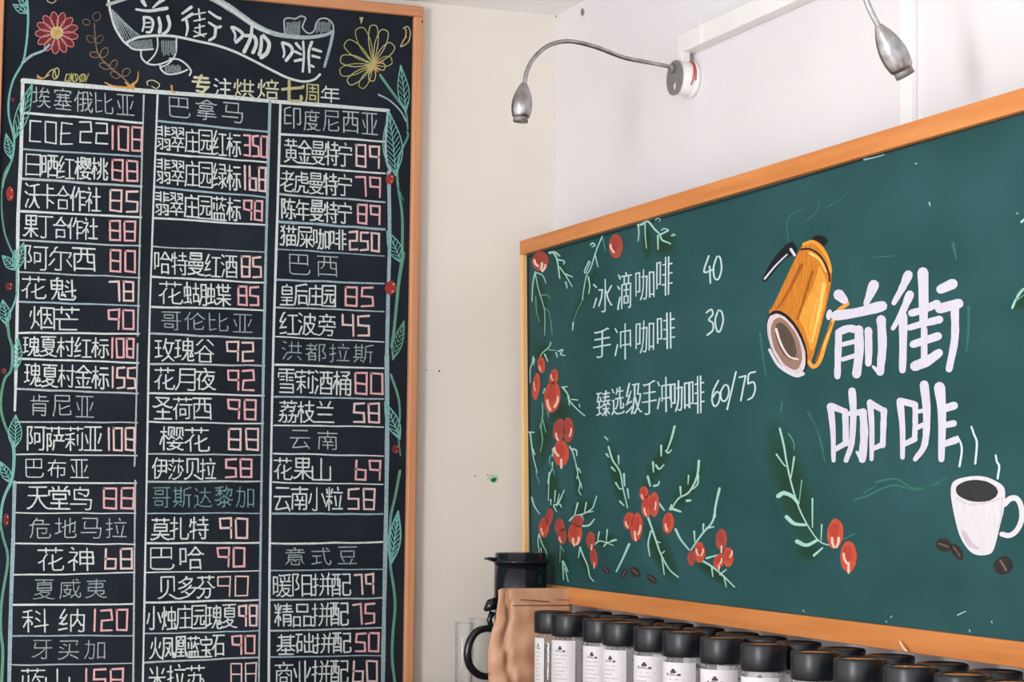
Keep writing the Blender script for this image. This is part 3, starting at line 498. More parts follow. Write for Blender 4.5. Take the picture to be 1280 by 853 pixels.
M['wood_z'] = wood('pine_upright', hexc(192, 130, 92), hexc(214, 156, 116), 2)
M['wood_x'] = wood('pine_rail', hexc(192, 130, 92), hexc(212, 152, 110), 0)
M['oak_y'] = wood('varnished_rail', hexc(190, 116, 58), hexc(216, 144, 84), 1)
M['oak_z'] = wood('pale_varnished_upright', hexc(228, 180, 118), hexc(242, 204, 148), 2)
M['dark_gap'] = mat_noise('dark_shadow_gap', hexc(25, 24, 22), hexc(38, 34, 30), (1, 1, 1), 0.9)
M['steel'] = mat_noise('brushed_steel', hexc(150, 150, 152), hexc(190, 190, 192), (1, 1, 1), 0.28, 0.3, 0.7, 3, 0, 60, 0.5, 1.0)
M['grey_metal'] = mat_noise('grey_plate', hexc(128, 126, 124), hexc(148, 146, 143), (1, 1, 1), 0.45, 0.3, 0.7, 3, 0, 80, 0.5, 0.4)
M['white_plastic'] = mat_noise('white_plastic', hexc(226, 225, 225), hexc(236, 235, 235), (1, 1, 1), 0.4, 0.3, 0.7, 2, 0, 5)
M['red_wire'] = mat_noise('red_wire', hexc(180, 70, 60), hexc(200, 90, 80), (1, 1, 1), 0.4)
M['black_plastic'] = mat_noise('black_plastic', hexc(14, 18, 26), hexc(20, 25, 34), (1, 1, 1), 0.14, 0.3, 0.7, 2, 0, 20)
M['lid'] = mat_noise('black_lid', hexc(10, 17, 24), hexc(16, 24, 32), (1, 1, 1), 0.36, 0.3, 0.7, 2, 0, 30)
M['lidtop'] = mat_noise('lid_top', hexc(40, 38, 38), hexc(52, 48, 46), (1, 1, 1), 0.08, 0.3, 0.7, 2, 0, 30, 0.9)
M['label'] = mat_noise('label_paper', hexc(220, 217, 221), hexc(229, 226, 230), (1, 1, 1), 0.6, 0.3, 0.7, 2, 0, 30)
M['print'] = mat_noise('label_ink', hexc(45, 40, 40), hexc(70, 62, 62), (1, 1, 1), 0.7, 0.3, 0.7, 2, 0, 50)
M['print_grey'] = mat_noise('label_grey_ink', hexc(165, 160, 165), hexc(195, 190, 195), (1, 1, 1), 0.7, 0.35, 0.6, 2, 0, 700)
M['beans'] = mat_noise('coffee_beans', hexc(38, 25, 18), hexc(84, 56, 40), (1, 1, 1), 0.5, 0.35, 0.65, 3, 0.8, 160)
M['kraft'] = mat_noise('kraft_paper', hexc(180, 130, 96), hexc(218, 172, 140), (1, 1, 1), 0.42, 0.25, 0.75, 5, 0.1, 14, 0.4)
M['kraft_dark'] = mat_noise('kraft_crease', hexc(96, 60, 44), hexc(120, 80, 60), (1, 1, 1), 0.7, 0.3, 0.7, 2, 0, 60)
M['counter'] = wood('counter_wood', hexc(150, 104, 70), hexc(178, 128, 90), 1)

def thin_glass(name, tint, white):
    """thin-walled glass: see-through pane with fresnel reflection and white mixed in for a whitish sheen"""
    m, nt, p = new_mat(name)
    out = nt.nodes['Material Output']
    tr = nt.nodes.new('ShaderNodeBsdfTransparent'); tr.inputs[0].default_value = tint
    gl = nt.nodes.new('ShaderNodeBsdfGlossy'); gl.inputs['Roughness'].default_value = 0.06
    lw = nt.nodes.new('ShaderNodeLayerWeight'); lw.inputs['Blend'].default_value = 0.5
    pw = nt.nodes.new('ShaderNodeMath'); pw.operation = 'POWER'; pw.inputs[1].default_value = 3.5; nt.links.new(lw.outputs['Facing'], pw.inputs[0])
    fr = nt.nodes.new('ShaderNodeMath'); fr.operation = 'MULTIPLY_ADD'; fr.inputs[1].default_value = 0.7; fr.inputs[2].default_value = 0.03; nt.links.new(pw.outputs[0], fr.inputs[0])
    m1 = nt.nodes.new('ShaderNodeMixShader'); nt.links.new(fr.outputs[0], m1.inputs[0]); nt.links.new(tr.outputs[0], m1.inputs[1]); nt.links.new(gl.outputs[0], m1.inputs[2])
    n = nt.nodes.new('ShaderNodeTexNoise'); n.inputs['Scale'].default_value = 22
    mul = nt.nodes.new('ShaderNodeMath'); mul.operation = 'MULTIPLY'; mul.inputs[1].default_value = white  # patchy white in the colour imitates pale highlights on the glass
    nt.links.new(n.outputs['Fac'], mul.inputs[0])
    p.inputs['Base Color'].default_value = (0.85, 0.86, 0.86, 1)
    m2 = nt.nodes.new('ShaderNodeMixShader'); nt.links.new(mul.outputs[0], m2.inputs[0]); nt.links.new(m1.outputs[0], m2.inputs[1]); nt.links.new(p.outputs[0], m2.inputs[2])
    nt.links.new(m2.outputs[0], out.inputs[0])
    return m
M['glass'] = thin_glass('clear_glass', (0.975, 0.985, 0.98, 1), 0.14)

W_ = chalk(200, 209, 209, .8); W2 = chalk(170, 184, 186, .6); W3 = chalk(150, 166, 168, .5); WB = chalk(150, 175, 185, .6)
TL = chalk(116, 176, 168); GN = chalk(98, 148, 130); GD = chalk(52, 128, 100); TD = chalk(112, 150, 150, .55)
PK = chalk(214, 166, 170, .85); PK2 = chalk(214, 188, 186, .85); RD = chalk(152, 56, 54); RB = chalk(110, 48, 52, .5)
YL = chalk(182, 178, 132, .62); YP = chalk(198, 198, 168); OR = chalk(200, 152, 88, .65); BR = chalk(128, 108, 96, .5); GY = chalk(120, 110, 110, .4)

# ------------------------------------------------------------------ room
def struct(name, mb, parent=None, **k):
    o = mb.build(name, parent, **k); o['kind'] = 'structure'; return o
CEIL = 2.722
b = MB(); b.box((-5.5, 0, 0), (0.12, 0.12, CEIL), M['wall']); wall_back = struct('wall_back', b)
b = MB(); b.box((0, -8, 0), (0.12, 0, CEIL), M['wall_r']); wall_right = struct('wall_right', b)
b = MB(); b.box((-5.5, -8, CEIL), (0.12, 0.12, CEIL + .1), M['ceil']); struct('ceiling', b)
b = MB(); b.box((-5.5, -8, -0.1), (0.12, 0.12, 0), M['floor']); struct('floor', b)
# small marks on the back wall: splash of green paint, old nail holes
BW = Plane((0, 0, 0), (0, -1, 0))
a = Art(BW); a.frame(560, 540, 3.878)
a.fill([(190, 228), (205, 208), (228, 212), (244, 214), (242, 238), (222, 250), (205, 242)], paint(190, 215, 195)); a.fill([(206, 232), (222, 222), (236, 228), (226, 244), (212, 242)], paint(24, 110, 70))
a.ell(193, 208, 4, 3, paint(150, 60, 55))
a.build('paint_splash', wall_back)
for (px, py, r) in ((549, 464, 1.2), (593.5, 595, 0.9), (533, 463, .8)):
    a = Art(BW); a.ell(px, py, r, r, paint(70, 60, 55), n=10, rag=.3); a.build('nail_hole', wall_back)
RW = Plane((0, 0, 0), (-1, 0, 0))
a = Art(RW); a.ell(728, 15.5, 2.6, 5, paint(150, 150, 145), n=12, rag=.3); a.ell(728, 15, 1.2, 3, paint(110, 112, 108), n=10); a.build('scuff_mark', wall_right)
a = Art(BW); a.ell(695.5, 20.5, 1.3, 1, paint(90, 80, 70), n=8); a.build('corner_gap', wall_back)

# cable trunking on the right wall
b = MB(); b.box((-0.032, -3.4, 2.464), (0, -0.785, 2.507), M['white_plastic'])
t1 = b.build('cable_trunking', None, bevel=.003); tag(t1, 'white horizontal cable trunking high on the right wall above the lamps', 'cable trunking')
b = MB(); b.box((-0.036, -0.905, 2.4625), (-0.031, -0.897, 2.5085), M['white_plastic']); b.build('trunking_joint', t1)
b = MB(); b.box((-0.014, -1.705, 2.15), (0, -1.668, 2.463), M['white_plastic'])
t2 = b.build('conduit', None, bevel=.002); tag(t2, 'slim white vertical conduit running from trunking down behind green chalkboard', 'conduit')

# ------------------------------------------------------------------ menu chalkboard (left)
BP = Plane((0, -0.02, 0), (0, -1, 0)); FP = Plane((0, -0.034, 0), (0, -1, 0))
ox1 = (FP.pt(529, 20).x + FP.pt(518, 840).x) / 2; oz1 = FP.pt(529, 8).z
ix1 = (BP.pt(516, 25).x + BP.pt(503.5, 840).x) / 2; iz1 = BP.pt(516.5, 20).z - 0.002
ix0 = BP.pt(2.5, 75).x; ox0 = ix0 - 0.03; oz0 = 0.85; iz0 = 0.88
menu = empty('menu_chalkboard', ((ox0 + ox1) / 2, -0.015, oz0), 'tall black menu chalkboard crowded with coffee prices in wood frame on back wall', 'chalkboard')
b = MB(); b.box((ix0 - .01, -0.02, iz0 - .01), (ix1 + .01, -0.004, iz1 + .01), M['black_board']); b.build('slate', menu)
for (lo, hi, m) in (((ox0, -.034, iz1), (ox1, -.002, oz1), 'wood_x'), ((ox0, -.034, oz0), (ox1, -.002, iz0), 'wood_x'),
                    ((ox0, -.034, iz0), (ix0, -.002, iz1), 'wood_z'), ((ix1, -.034, iz0), (ox1, -.002, iz1), 'wood_z')):
    b = MB(); b.box(lo, hi, M[m]); b.build('frame_rail', menu, bevel=.004)
a = Art(Plane((0, -0.034, 0), (0, -1, 0)), .0002); a.ell(529.2 - 1.5, 27, 1.1, 1.8, M['print'], n=10); a.build('nail', menu)

# row lines: (y at left end, y at right end) per column
C1 = [(101, 113), (140.7, 153.6), (186.4, 195.8), (223.4, 233.5), (264.4, 271.5), (300.8, 307.8), (340.6, 347), (377.6, 382.3), (416.3, 417.5), (449, 453.8), (486.6, 492.5), (527.7, 528.4), (568, 570), (603.3, 604.5), (641.3, 642), (679.5, 680.7), (719.4, 716.4), (756.6, 755.7), (795.7, 794.7), (831.8, 829.9), (871, 868)]
C2 = [(114, 126), (151.3, 165.2), (191.7, 203), (234, 246.8), (272.6, 282), (308.5, 315.5), (346, 353.9), (383.5, 388), (417.5, 423.3), (455, 457.3), (491.3, 494.8), (527.7, 530), (567.7, 569.3), (602.9, 602), (642, 642), (679.5, 678.7), (716, 714), (753.7, 750.4), (792.8, 789), (828.5, 821.9), (868, 862)]
C3 = [(127, 138), (167.6, 177), (207, 217), (242.8, 252.7), (277.3, 286.6), (311.2, 320), (350, 354.6), (384.6, 389.3), (421, 428), (456, 460.8), (496, 499.4), (531.8, 534), (567, 570.5), (603.3, 606), (642.4, 643), (680, 678.3), (713.4, 711.8), (750.4, 748), (789, 785.5), (821.9, 820), (862, 858)]
def lerpx(t, y): return t[0] + (t[1] - t[0]) * (y - 110) / 743
XL = [(30, 13), (196.5, 178.5), (350.5, 336.5)]; XR = [(179.5, 166), (337.5, 323), (482, 477)]
grid = Art(BP, .0002)
for ci, C in enumerate((C1, C2, C3)):
    for k, (ya, yb) in enumerate(C):
        if k == 0: continue
        xa, xb = lerpx(XL[ci], ya), lerpx(XR[ci], yb)
        n = 7; w = random.choice((1.7, 2.0, 2.3, 2.6)) + (0.9 if k < 5 else 0)
        P = [(xa + (xb - xa) * i / n, ya + (yb - ya) * i / n + random.uniform(-.5, .5)) for i in range(n + 1)]
        grid.line(P, w, random.choice((W_, W_, W2, WB)), 2, w * .8, .25)
# heavy rules
grid.line([(28.5, 100.8), (100, 107), (197, 115), (280, 121), (339, 126.6), (410, 132), (485.5, 138.3)], 6, W_, 3, 4.2, .2)
grid.line([(28.5, 101), (26, 200), (22.5, 273), (22, 352), (21, 417), (19.7, 476), (18.5, 513)], 4.6, W_, 3, 3.4, .25)
grid.line([(18.3, 603), (17.3, 640), (16, 690), (13.5, 760), (11.5, 853), (11, 900)], 4.4, WB, 3, 4.8, .25)
grid.line([(179.8, 119), (176, 250), (172, 420)], 2, W2, 3, 2, .3); grid.line([(172, 430), (169, 560), (168, 583)], 2, W2, 3, 2, .3)
grid.line([(169, 601), (168, 700), (166.5, 853), (166, 900)], 2.2, W2, 3, 2.4, .3)
grid.line([(197, 119), (192, 250), (187, 400), (184, 560), (181.5, 700), (178.5, 853), (177, 900)], 2.4, W_, 3, 2.2, .3)
grid.line([(337.5, 127), (334, 250), (330, 420), (327.5, 560), (325.5, 700), (323.5, 853), (323, 900)], 3.6, WB, 3, 2.2, .3)
grid.line([(350.5, 131), (347, 260), (342.5, 400), (339, 560), (337, 700), (336, 853), (335.5, 900)], 3.2, W_, 3, 2.8, .3)
grid.line([(486, 215), (487, 300), (485, 380), (483.5, 450)], 4.5, WB, 3, 5, .25)
grid.line([(483.5, 445), (484, 530), (483, 620), (481, 720), (478.5, 853), (478, 900)], 5.4, WB, 3, 5, .25)
grid.line([(485, 139), (482, 175), (483, 200), (488, 214)], 3, W2, 3)
grid.build('chalk_grid', menu)

E1 = [('埃塞俄比亚', 42, 167, '', 0, 0, W2), ('', 36, 136, '108', 138, 178, 0), ('日晒红樱桃', 31, 135, '88', 139, 173, 0), ('沃卡合作社', 31, 126, '85', 137, 173, 0), ('果丁合作社', 29, 122, '88', 136, 170, 0), ('阿尔西', 31, 120, '80', 137, 170, 0), ('花魁', 28, 94, '78', 136, 168, 0), ('烟芒', 37, 100, '90', 135, 168, 0), ('瑰夏村红标', 28, 136, '108', 138, 168, 0), ('瑰夏村金标', 30, 136, '155', 138, 170, 0), ('肯尼亚', 38, 117, '', 0, 0, W2), ('阿萨莉亚', 34, 128, '108', 133, 169, 0), ('巴布亚', 32, 110, '', 0, 0, W_), ('天堂鸟', 33, 115, '88', 129, 168, 0), ('危地马拉', 38, 158, '', 0, 0, W2), ('花神', 48, 117, '68', 130, 166, 0), ('夏威夷', 42, 133, '', 0, 0, W3), ('科纳', 29, 105, '120', 115, 160, 0), ('牙买加', 40, 131, '', 0, 0, W3), ('蓝山', 25, 88, '158', 104, 155, 0)]
E2 = [('巴拿马', 212, 303, '', 0, 0, W2), ('翡翠庄园红标', 196, 301, '350', 304, 335, 0), ('翡翠庄园绿标', 196, 301, '168', 304, 333, 0), ('翡翠庄园蓝标', 194, 301, '98', 304, 329, 0), None, ('哈特曼红酒', 193, 297, '85', 301, 327, 0), ('花蝴蝶', 198, 289, '85', 297, 324, 0), ('哥伦比亚', 202, 315, '', 0, 0, W3), ('玫瑰谷', 193, 268, '92', 283, 318, 0), ('花月夜', 193, 270, '92', 284, 318, 0), ('圣荷西', 191, 265, '98', 284, 321, 0), ('樱花', 199, 262, '88', 285, 324, 0), ('伊莎贝拉', 190, 270, '58', 281, 315, 0), ('哥斯达黎加', 191, 317, '', 0, 0, TD), ('莫扎特', 188, 261, '90', 274, 310, 0), ('巴哈', 188, 254, '90', 271, 307, 0), ('贝多芬', 197, 269, '90', 271, 311, 2), ('小烛庄园瑰夏', 183, 296, '98', 298, 322, 0), ('火凤凰蓝宝石', 187, 281, '90', 289, 319, 0), ('米拉苏', 185, 256, '88', 288, 321, 2)]
E3 = [('印度尼西亚', 356, 472, '', 0, 0, W2), ('黄金曼特宁', 355, 440, '89', 444, 475, 0), ('老虎曼特宁', 350, 440, '79', 444, 476, 0), ('陈年曼特宁', 352, 440, '89', 446, 476, 0), ('猫屎咖啡', 350, 433, '250', 436, 475, 0), ('巴西', 362, 422, '', 0, 0, W2), ('皇后庄园', 350, 420, '85', 431, 467, 0), ('红波旁', 349, 420, '45', 427, 462, 0), ('洪都拉斯', 353, 466, '', 0, 0, W3), ('雪莉酒桶', 347, 439, '80', 443, 479, 0), ('荔枝兰', 348, 418, '58', 441, 475, 0), ('云南', 363, 422, '', 0, 0, W2), ('花果山', 342, 414, '69', 443, 476, 0), ('云南小粒', 342, 429, '58', 434, 469, 0), None, ('意式豆', 357, 446, '', 0, 0, W3), ('暖阳拼配', 341, 439, '79', 442, 468, 0), ('精品拼配', 343, 436, '75', 440, 469, 0), ('基础拼配', 346, 439, '50', 444, 474, 0), ('商业拼配', 343, 436, '60', 440, 472, 0)]
for ci, (E, C) in enumerate(((E1, C1), (E2, C2), (E3, C3))):
    for k, e in enumerate(E):
        if e is None: continue
        text, x0, x1, price, p0, p1, col = e
        (ta, tb), (ba, bb) = C[k], C[k + 1]
        xl, xr = lerpx(XL[ci], ta), lerpx(XR[ci], tb)
        def yat(x, q): return q[0] + (q[1] - q[0]) * (x - xl) / (xr - xl)
        slope = ((tb - ta) + (bb - ba)) / 2 / (xr - xl)
        top, bot = yat(x0, (ta, tb)), yat(x0, (ba, bb)); h = bot - top
        pale = col not in (0, 2)
        tw = 1.45 if pale else 1.95
        if ci == 0 and k == 1:
            en = Art(BP, .0006); write_seg(en, 'COE', 37, 90, top + h * .2, bot - h * .22, slope, 1.9, W_); write_seg(en, '22', 100, 134, top + h * .22, bot - h * .2, slope + .02, 2.1, W_)
        else:
            en = Art(BP, .0006)
            write_row(en, text, x0, x1, top + h * (.17 if pale else .15), bot - h * (.2 if pale else .13), slope, tw, col if pale else W_)
        eo = en.build('menu_entry', menu)
        eo['label'] = ('pale chalk heading reading ' if not price else 'white chalk line reading ') + (text or 'COE22')
        if price:
            pr = Art(BP, .0006); tp, bt = yat(p0, (ta, tb)), yat(p0, (ba, bb)); hh = bt - tp
            pc = PK if (k + ci) % 3 else PK2
            if col == 2 or (ci == 0 and k == 11): pc = PK2
            write_seg(pr, price, p0 + 1, p1 - 1, tp + hh * .17, bt - hh * .16, slope, 2.6 if col != 2 else 1.8, pc)
            po = pr.build('price', eo); po['label'] = 'pink chalk price ' + price

# banner with the shop name
bn = Art(BP, .0003); bn.frame(130, 0, 4.267)
bn.line([(430, -60), (540, -30), (610, 5), (700, 62), (800, 132), (880, 170), (960, 190), (1080, 200), (1180, 186), (1222, 165)], 44, W2, 4, 13, .1)
bn.line([(430, -60), (540, -30), (610, 8), (700, 66), (800, 136), (880, 174)], 14, W_, 4, 12, .1)
bn.line([(20, -40), (28, 30), (38, 80), (60, 150), (100, 215), (130, 243)], 13, W_, 4, 11)
bn.line([(20, 25), (60, 12), (140, -12), (230, -30)], 20, W2, 4, 12)
bn.line([(120, 228), (170, 203), (240, 192), (330, 190), (400, 198), (500, 220), (600, 242), (700, 277), (800, 325), (900, 377), (980, 415), (1060, 435), (1120, 425), (1152, 397)], 14, W_, 4, 12, .1)
bn.line([(1222, 170), (1210, 230), (1192, 300), (1176, 355)], 17, WB, 4, 14)
bn.line([(966, 185), (961, 110), (985, 96), (1020, 100), (1050, 86), (1075, 97), (1064, 125), (1060, 150), (1090, 178), (1120, 165), (1134, 120), (1155, 100), (1190, 100), (1220, 128), (1224, 165)], 8, W2, 4)
for x in range(975, 1052, 7): bn.line([(x, 112 + random.random() * 12), (x - 3, 186)], 4, W3, 1)
for x in range(1136, 1212, 8): bn.line([(x, 112 + random.random() * 10), (x - 4, 180 - random.random() * 12)], 4, W3, 1)
for i, (p, q) in enumerate([((40, 50), (72, 160)), ((46, 52), (88, 185)), ((52, 60), (104, 205)), ((60, 64), (120, 215)), ((68, 74), (136, 215)), ((78, 84), (150, 205)), ((88, 96), (162, 200)), ((98, 106), (174, 195)), ((110, 118), (186, 192)), ((122, 138), (192, 190))]):
    bn.line([p, q], 5, W3, 1)
for x in range(140, 260, 8): bn.line([(x, 222 - (x - 140) * .1), (x + 6, 258)], 4.5, W3, 1)
bn.line([(122, 230), (150, 260), (200, 266), (262, 262)], 9, W_, 4)
bn.line([(196, 265), (202, 310), (240, 342), (300, 342), (372, 312)], 9, W_, 4)
bn.line([(285, 200), (286, 250), (270, 292), (240, 325), (228, 336)], 8, W_, 4)
bn.line([(386, 205), (385, 270), (370, 312), (340, 342), (308, 357)], 8, W_, 4)
for x in range(308, 382, 9): bn.line([(x, 218), (x + 2, 300 - random.random() * 30)], 4.5, W3, 1)
bn.line([(298, 342), (306, 372), (340, 396), (400, 390), (445, 372)], 9, W_, 4)
bn.line([(350, 312), (400, 318), (440, 345), (464, 378), (456, 402)], 9, W_, 4)
for x in range(326, 410, 8): bn.line([(x, 345 + random.random() * 12), (x + 3, 386)], 4.5, W3, 1)
bn.build('painted_banner', menu)
def char_part(plane, name, parent, ch, box, w, m, jit=.01, base=.0006, skew=0):
    t = Art(plane, base); x0, y0, x1, y1 = box
    write_char(t, ch, (x0, y0), (x1, y0 + skew), (x0, y1), (x1, y1 + skew), w, m, jit); return t.build(name, parent)
# brush-written title, drawn stroke by stroke
tt = Art(BP, .0008); tt.frame(130, 0, 4.267)
for P, w, w2 in [([(205, 5), (222, 30)], 22, 14), ([(318, -5), (290, 15), (262, 40)], 22, 10), ([(172, 50), (240, 58), (335, 44)], 12, 20), ([(212, 92), (214, 130), (205, 165)], 14, 10), ([(214, 92), (245, 96), (262, 120), (250, 168), (228, 172)], 16, 12), ([(225, 122), (248, 120)], 8, 8), ([(222, 145), (246, 144)], 8, 8), ([(292, 95), (300, 135), (296, 172)], 16, 20), ([(340, 88), (350, 130), (338, 165), (315, 180)], 18, 14),
                 ([(465, 38), (418, 72)], 18, 12), ([(470, 75), (418, 108)], 18, 12), ([(440, 110), (446, 150), (438, 190)], 16, 10), ([(505, 48), (512, 110)], 9, 9), ([(478, 78), (540, 66)], 8, 8), ([(480, 112), (538, 100)], 8, 8), ([(510, 130), (512, 185)], 9, 9), ([(485, 150), (535, 138)], 8, 8), ([(480, 195), (545, 180)], 9, 9), ([(480, 165), (535, 195)], 7, 7), ([(560, 62), (600, 90), (620, 98)], 12, 16), ([(560, 120), (600, 145), (622, 142)], 12, 16), ([(595, 150), (590, 195), (562, 215)], 16, 14),
                 ([(680, 145), (700, 185), (696, 215)], 14, 10), ([(690, 145), (725, 165), (740, 190), (705, 225)], 16, 18), ([(790, 125), (782, 200), (748, 275)], 14, 22), ([(752, 190), (800, 195), (812, 235), (795, 280)], 18, 20), ([(840, 195), (838, 250), (828, 290)], 16, 20), ([(850, 190), (880, 230), (870, 280), (840, 305)], 18, 24),
                 ([(950, 228), (962, 280), (956, 305)], 14, 10), ([(955, 228), (990, 242), (1005, 275), (972, 322)], 16, 18), ([(1062, 222), (1066, 300), (1060, 382)], 12, 12), ([(1025, 232), (1050, 262)], 16, 12), ([(1020, 275), (1050, 290)], 14, 12), ([(1018, 325), (1052, 318)], 14, 16), ([(1108, 225), (1092, 280), (1096, 385)], 16, 12), ([(1115, 262), (1158, 275)], 16, 12), ([(1112, 298), (1150, 308)], 14, 12), ([(1105, 350), (1118, 356)], 14, 12)]:
    tt.line(P, w, W_, 4, w2)
to = tt.build('painted_title', menu); to['label'] = 'white brush-written shop name on the banner'
sub = Art(BP, .0006)
for ch, bx, w, m in [('专', (241, 93, 262, 117), 3.2, YP), ('注', (268, 98, 289, 120), 2.2, W_), ('烘', (293, 99, 317, 121), 2.2, YP), ('焙', (323, 99, 348, 123), 2.0, YP), ('七', (353, 100, 379, 126), 3.4, YL), ('周', (382, 105, 398, 127), 2.0, YL), ('年', (402, 108, 424, 127), 2.0, W_)]:
    x0, y0, x1, y1 = bx; write_char(sub, ch, (x0, y0), (x1, y0 + 1.5), (x0, y1), (x1, y1 + 1.5), w, m)
so = sub.build('chalk_subtitle', menu); so['label'] = 'yellow and white chalk line reading 专注烘焙七周年'

# vines and flowers round the menu
FA = (0, 0, 3.707); FB = (0, 200, 3.554); FC = (0, 420, 3.554); FD = (0, 640, 4.0); FE = (460, 100, 3.709); FF = (460, 320, 3.16); FG = (460, 580, 3.125)
v = Art(BP, .0009)
v.frame(*FA); v.line([(122, -40), (125, 0), (130, 70), (128, 140), (120, 220), (105, 290), (62, 370), (42, 450), (40, 530), (56, 600), (66, 650), (60, 720), (40, 780), (20, 830), (12, 870)], 11, TL, 4, 8)
v.line([(105, 290), (150, 255), (200, 235), (228, 208)], 13, WB, 4, 10)
v.leaf((64, 650), (150, 385), 62, TL, 5, 8); v.leaf((52, 738), (28, 620), 42, TL, 5, 6); v.leaf((125, 62), (60, 20), 34, TL, 5, 3); v.leaf((120, 30), (85, -30), 34, TL, 5, 3)
v.ell(58, 462, 10, 10, RB, n=10)
v.frame(*FB); v.line([(55, 0), (20, 60), (8, 130), (8, 230), (20, 320), (45, 390), (72, 440)], 8, GN, 4, 8); v.line([(75, 480), (76, 580), (62, 640), (35, 700), (30, 740)], 7, TL, 4, 9)
v.leaf((72, 490), (105, 368), 44, TL, 5, 6); v.leaf((72, 490), (10, 425), 44, TL, 5, 5); v.leaf((72, 485), (66, 400), 30, TL, 4, 4); v.leaf((30, 735), (12, 622), 52, TL, 5, 6)
v.frame(*FC); v.line([(34, -60), (40, 0), (55, 60), (50, 150), (22, 190), (6, 260), (5, 330), (20, 390), (45, 450), (58, 500)], 12, GN, 4, 11); v.line([(60, 480), (62, 560), (52, 640), (25, 700), (8, 760), (0, 860)], 15, TL, 4, 11)
v.leaf((70, 155), (80, 8), 46, TL, 5, 7); v.leaf((64, 500), (70, 352), 62, TL, 5, 8); v.leaf((48, 655), (2, 560), 44, TL, 5, 5)
v.frame(*FD); v.line([(0, 50), (16, 130), (36, 200), (37, 270), (15, 400), (4, 500), (4, 600), (14, 700), (8, 860), (8, 1000)], 12, GN, 4, 16)
vo = v.build('painted_vine', menu)
v = Art(BP, .0009)
v.frame(250, 0, 4.267); v.line([(960, 400), (1010, 470), (1060, 540), (1098, 600), (1108, 690)], 14, GN, 4, 9); v.line([(952, 505), (1010, 535), (1068, 590), (1098, 645)], 9, WB, 4, 7); v.leaf((1098, 600), (1070, 348), 62, TL, 5, 7)
v.frame(*FE); v.line([(182, 240), (184, 265), (150, 340), (136, 420), (140, 500), (156, 600), (160, 700), (157, 860)], 8, GN, 4, 13); v.leaf((128, 445), (98, 148), 95, TL, 5, 11); v.leaf((157, 850), (88, 700), 62, TL, 5, 7); v.line([(140, 500), (165, 560)], 6, GD, 2)
v.frame(*FF); v.line([(140, -10), (122, 100), (112, 200), (102, 300), (92, 360)], 14, GN, 4, 10); v.leaf((98, 410), (142, 258), 38, GN, 5, 7, False); v.line([(90, 470), (120, 560), (126, 640), (118, 690), (128, 790)], 10, GN, 4, 5); v.leaf((126, 725), (66, 578), 50, TL, 5, 7)
v.frame(*FG); v.line([(125, 28), (106, 130), (90, 200), (85, 280), (88, 400), (100, 480), (106, 560), (96, 680), (95, 770), (106, 870), (106, 960)], 10, GN, 4, 11); v.leaf((90, 392), (118, 185), 50, TL, 6, 9)
v.build('painted_vine', menu)
for fr, cx, cy, rx_, ry_, m in [(FB, 44, 150, 17, 32, RD), (FB, 40, 562, 17, 18, RB), (FC, 16, 156, 12, 12, RB), (FD, 30, 40, 16, 32, RB), (FE, 102, 460, 20, 24, RD), (FF, 90, 126, 22, 28, RD), (FF, 110, 764, 15, 18, RB)]:
    v = Art(BP, .0013); v.frame(*fr); v.ell(cx, cy, rx_, ry_, m, rag=.15); v.ell(cx + rx_ * .5, cy - ry_ * .5, rx_ * .2, ry_ * .14, PK, n=8); v.ell(cx + rx_ * .3, cy + ry_ * .5, rx_ * .2, ry_ * .12, PK, n=8)
    v.build('painted_berry', menu)
fl = Art(BP, .0006); fl.frame(*FA)
for i in range(13):
    an = 2 * PI * i / 13 + .2; c, s_ = math.cos(an), math.sin(an); x, y = 263 + 64 * c, 152 + 62 * s_
    fl.ell(x, y, 36, 17, RB, math.degrees(an), rag=.1)
for i in range(13):
    an = 2 * PI * i / 13 + .2; c, s_ = math.cos(an), math.sin(an); x, y = 263 + 64 * c, 152 + 62 * s_
    fl.ell(x, y, 36, 17, chalk(200, 128, 132, .75), math.degrees(an), n=14, fill=False, w=4)
fl.ell(263, 152, 30, 30, YL, rag=.15); fl.ell(263, 152, 16, 15, OR, rag=.3)
fo = fl.build('painted_flower', menu); fo['label'] = 'red and pink chalk daisy with yellow centre'
fl = Art(BP, .0006); fl.frame(250, 0, 4.267)
for (tx, ty, w) in [(925, 140, 70), (985, 165, 80), (1025, 240, 80), (1020, 320, 70), (985, 360, 50), (850, 155, 90), (782, 228, 90), (755, 315, 80), (752, 385, 80), (795, 440, 70), (860, 465, 60), (915, 430, 50)]:
    b0, t0 = Vector((925, 345)), Vector((tx, ty)); d = t0 - b0; n = Vector((-d.y, d.x)).normalized()
    fl.line([b0, b0 + d * .55 + n * w * .35, b0 + d * .95 + n * w * .3, t0 + d * .03, b0 + d * .95 - n * w * .3, b0 + d * .55 - n * w * .35, b0], 5, YL if tx % 2 else chalk(168, 166, 96, .6), 4)
for i in range(26):
    an = random.random() * 2 * PI; fl.line([(925 + 8 * math.cos(an), 345 + 8 * math.sin(an)), (925 + random.uniform(30, 65) * math.cos(an), 345 + random.uniform(30, 60) * math.sin(an))], 4, OR if i % 2 else YL, 1)
fo = fl.build('painted_flower', menu); fo['label'] = 'yellow outlined chalk flower'
fl = Art(BP, .0006); fl.frame(250, 0, 4.267); fl.line([(1085, 150), (1108, 142), (1122, 175), (1110, 225), (1070, 248), (1095, 200), (1098, 160), (1085, 150)], 6, YL, 4); fl.line([(1082, 220), (1100, 195)], 8, OR); fl.fill([(850, 92), (872, 92), (860, 130)], YL, 1)
fl.build('painted_petal', menu)
fl = Art(BP, .0006); fl.frame(0, 0, 4.264)
fl.line([(503, 125), (510, 230), (530, 300), (590, 360), (650, 410), (690, 450)], 6, BR, 4, 9)
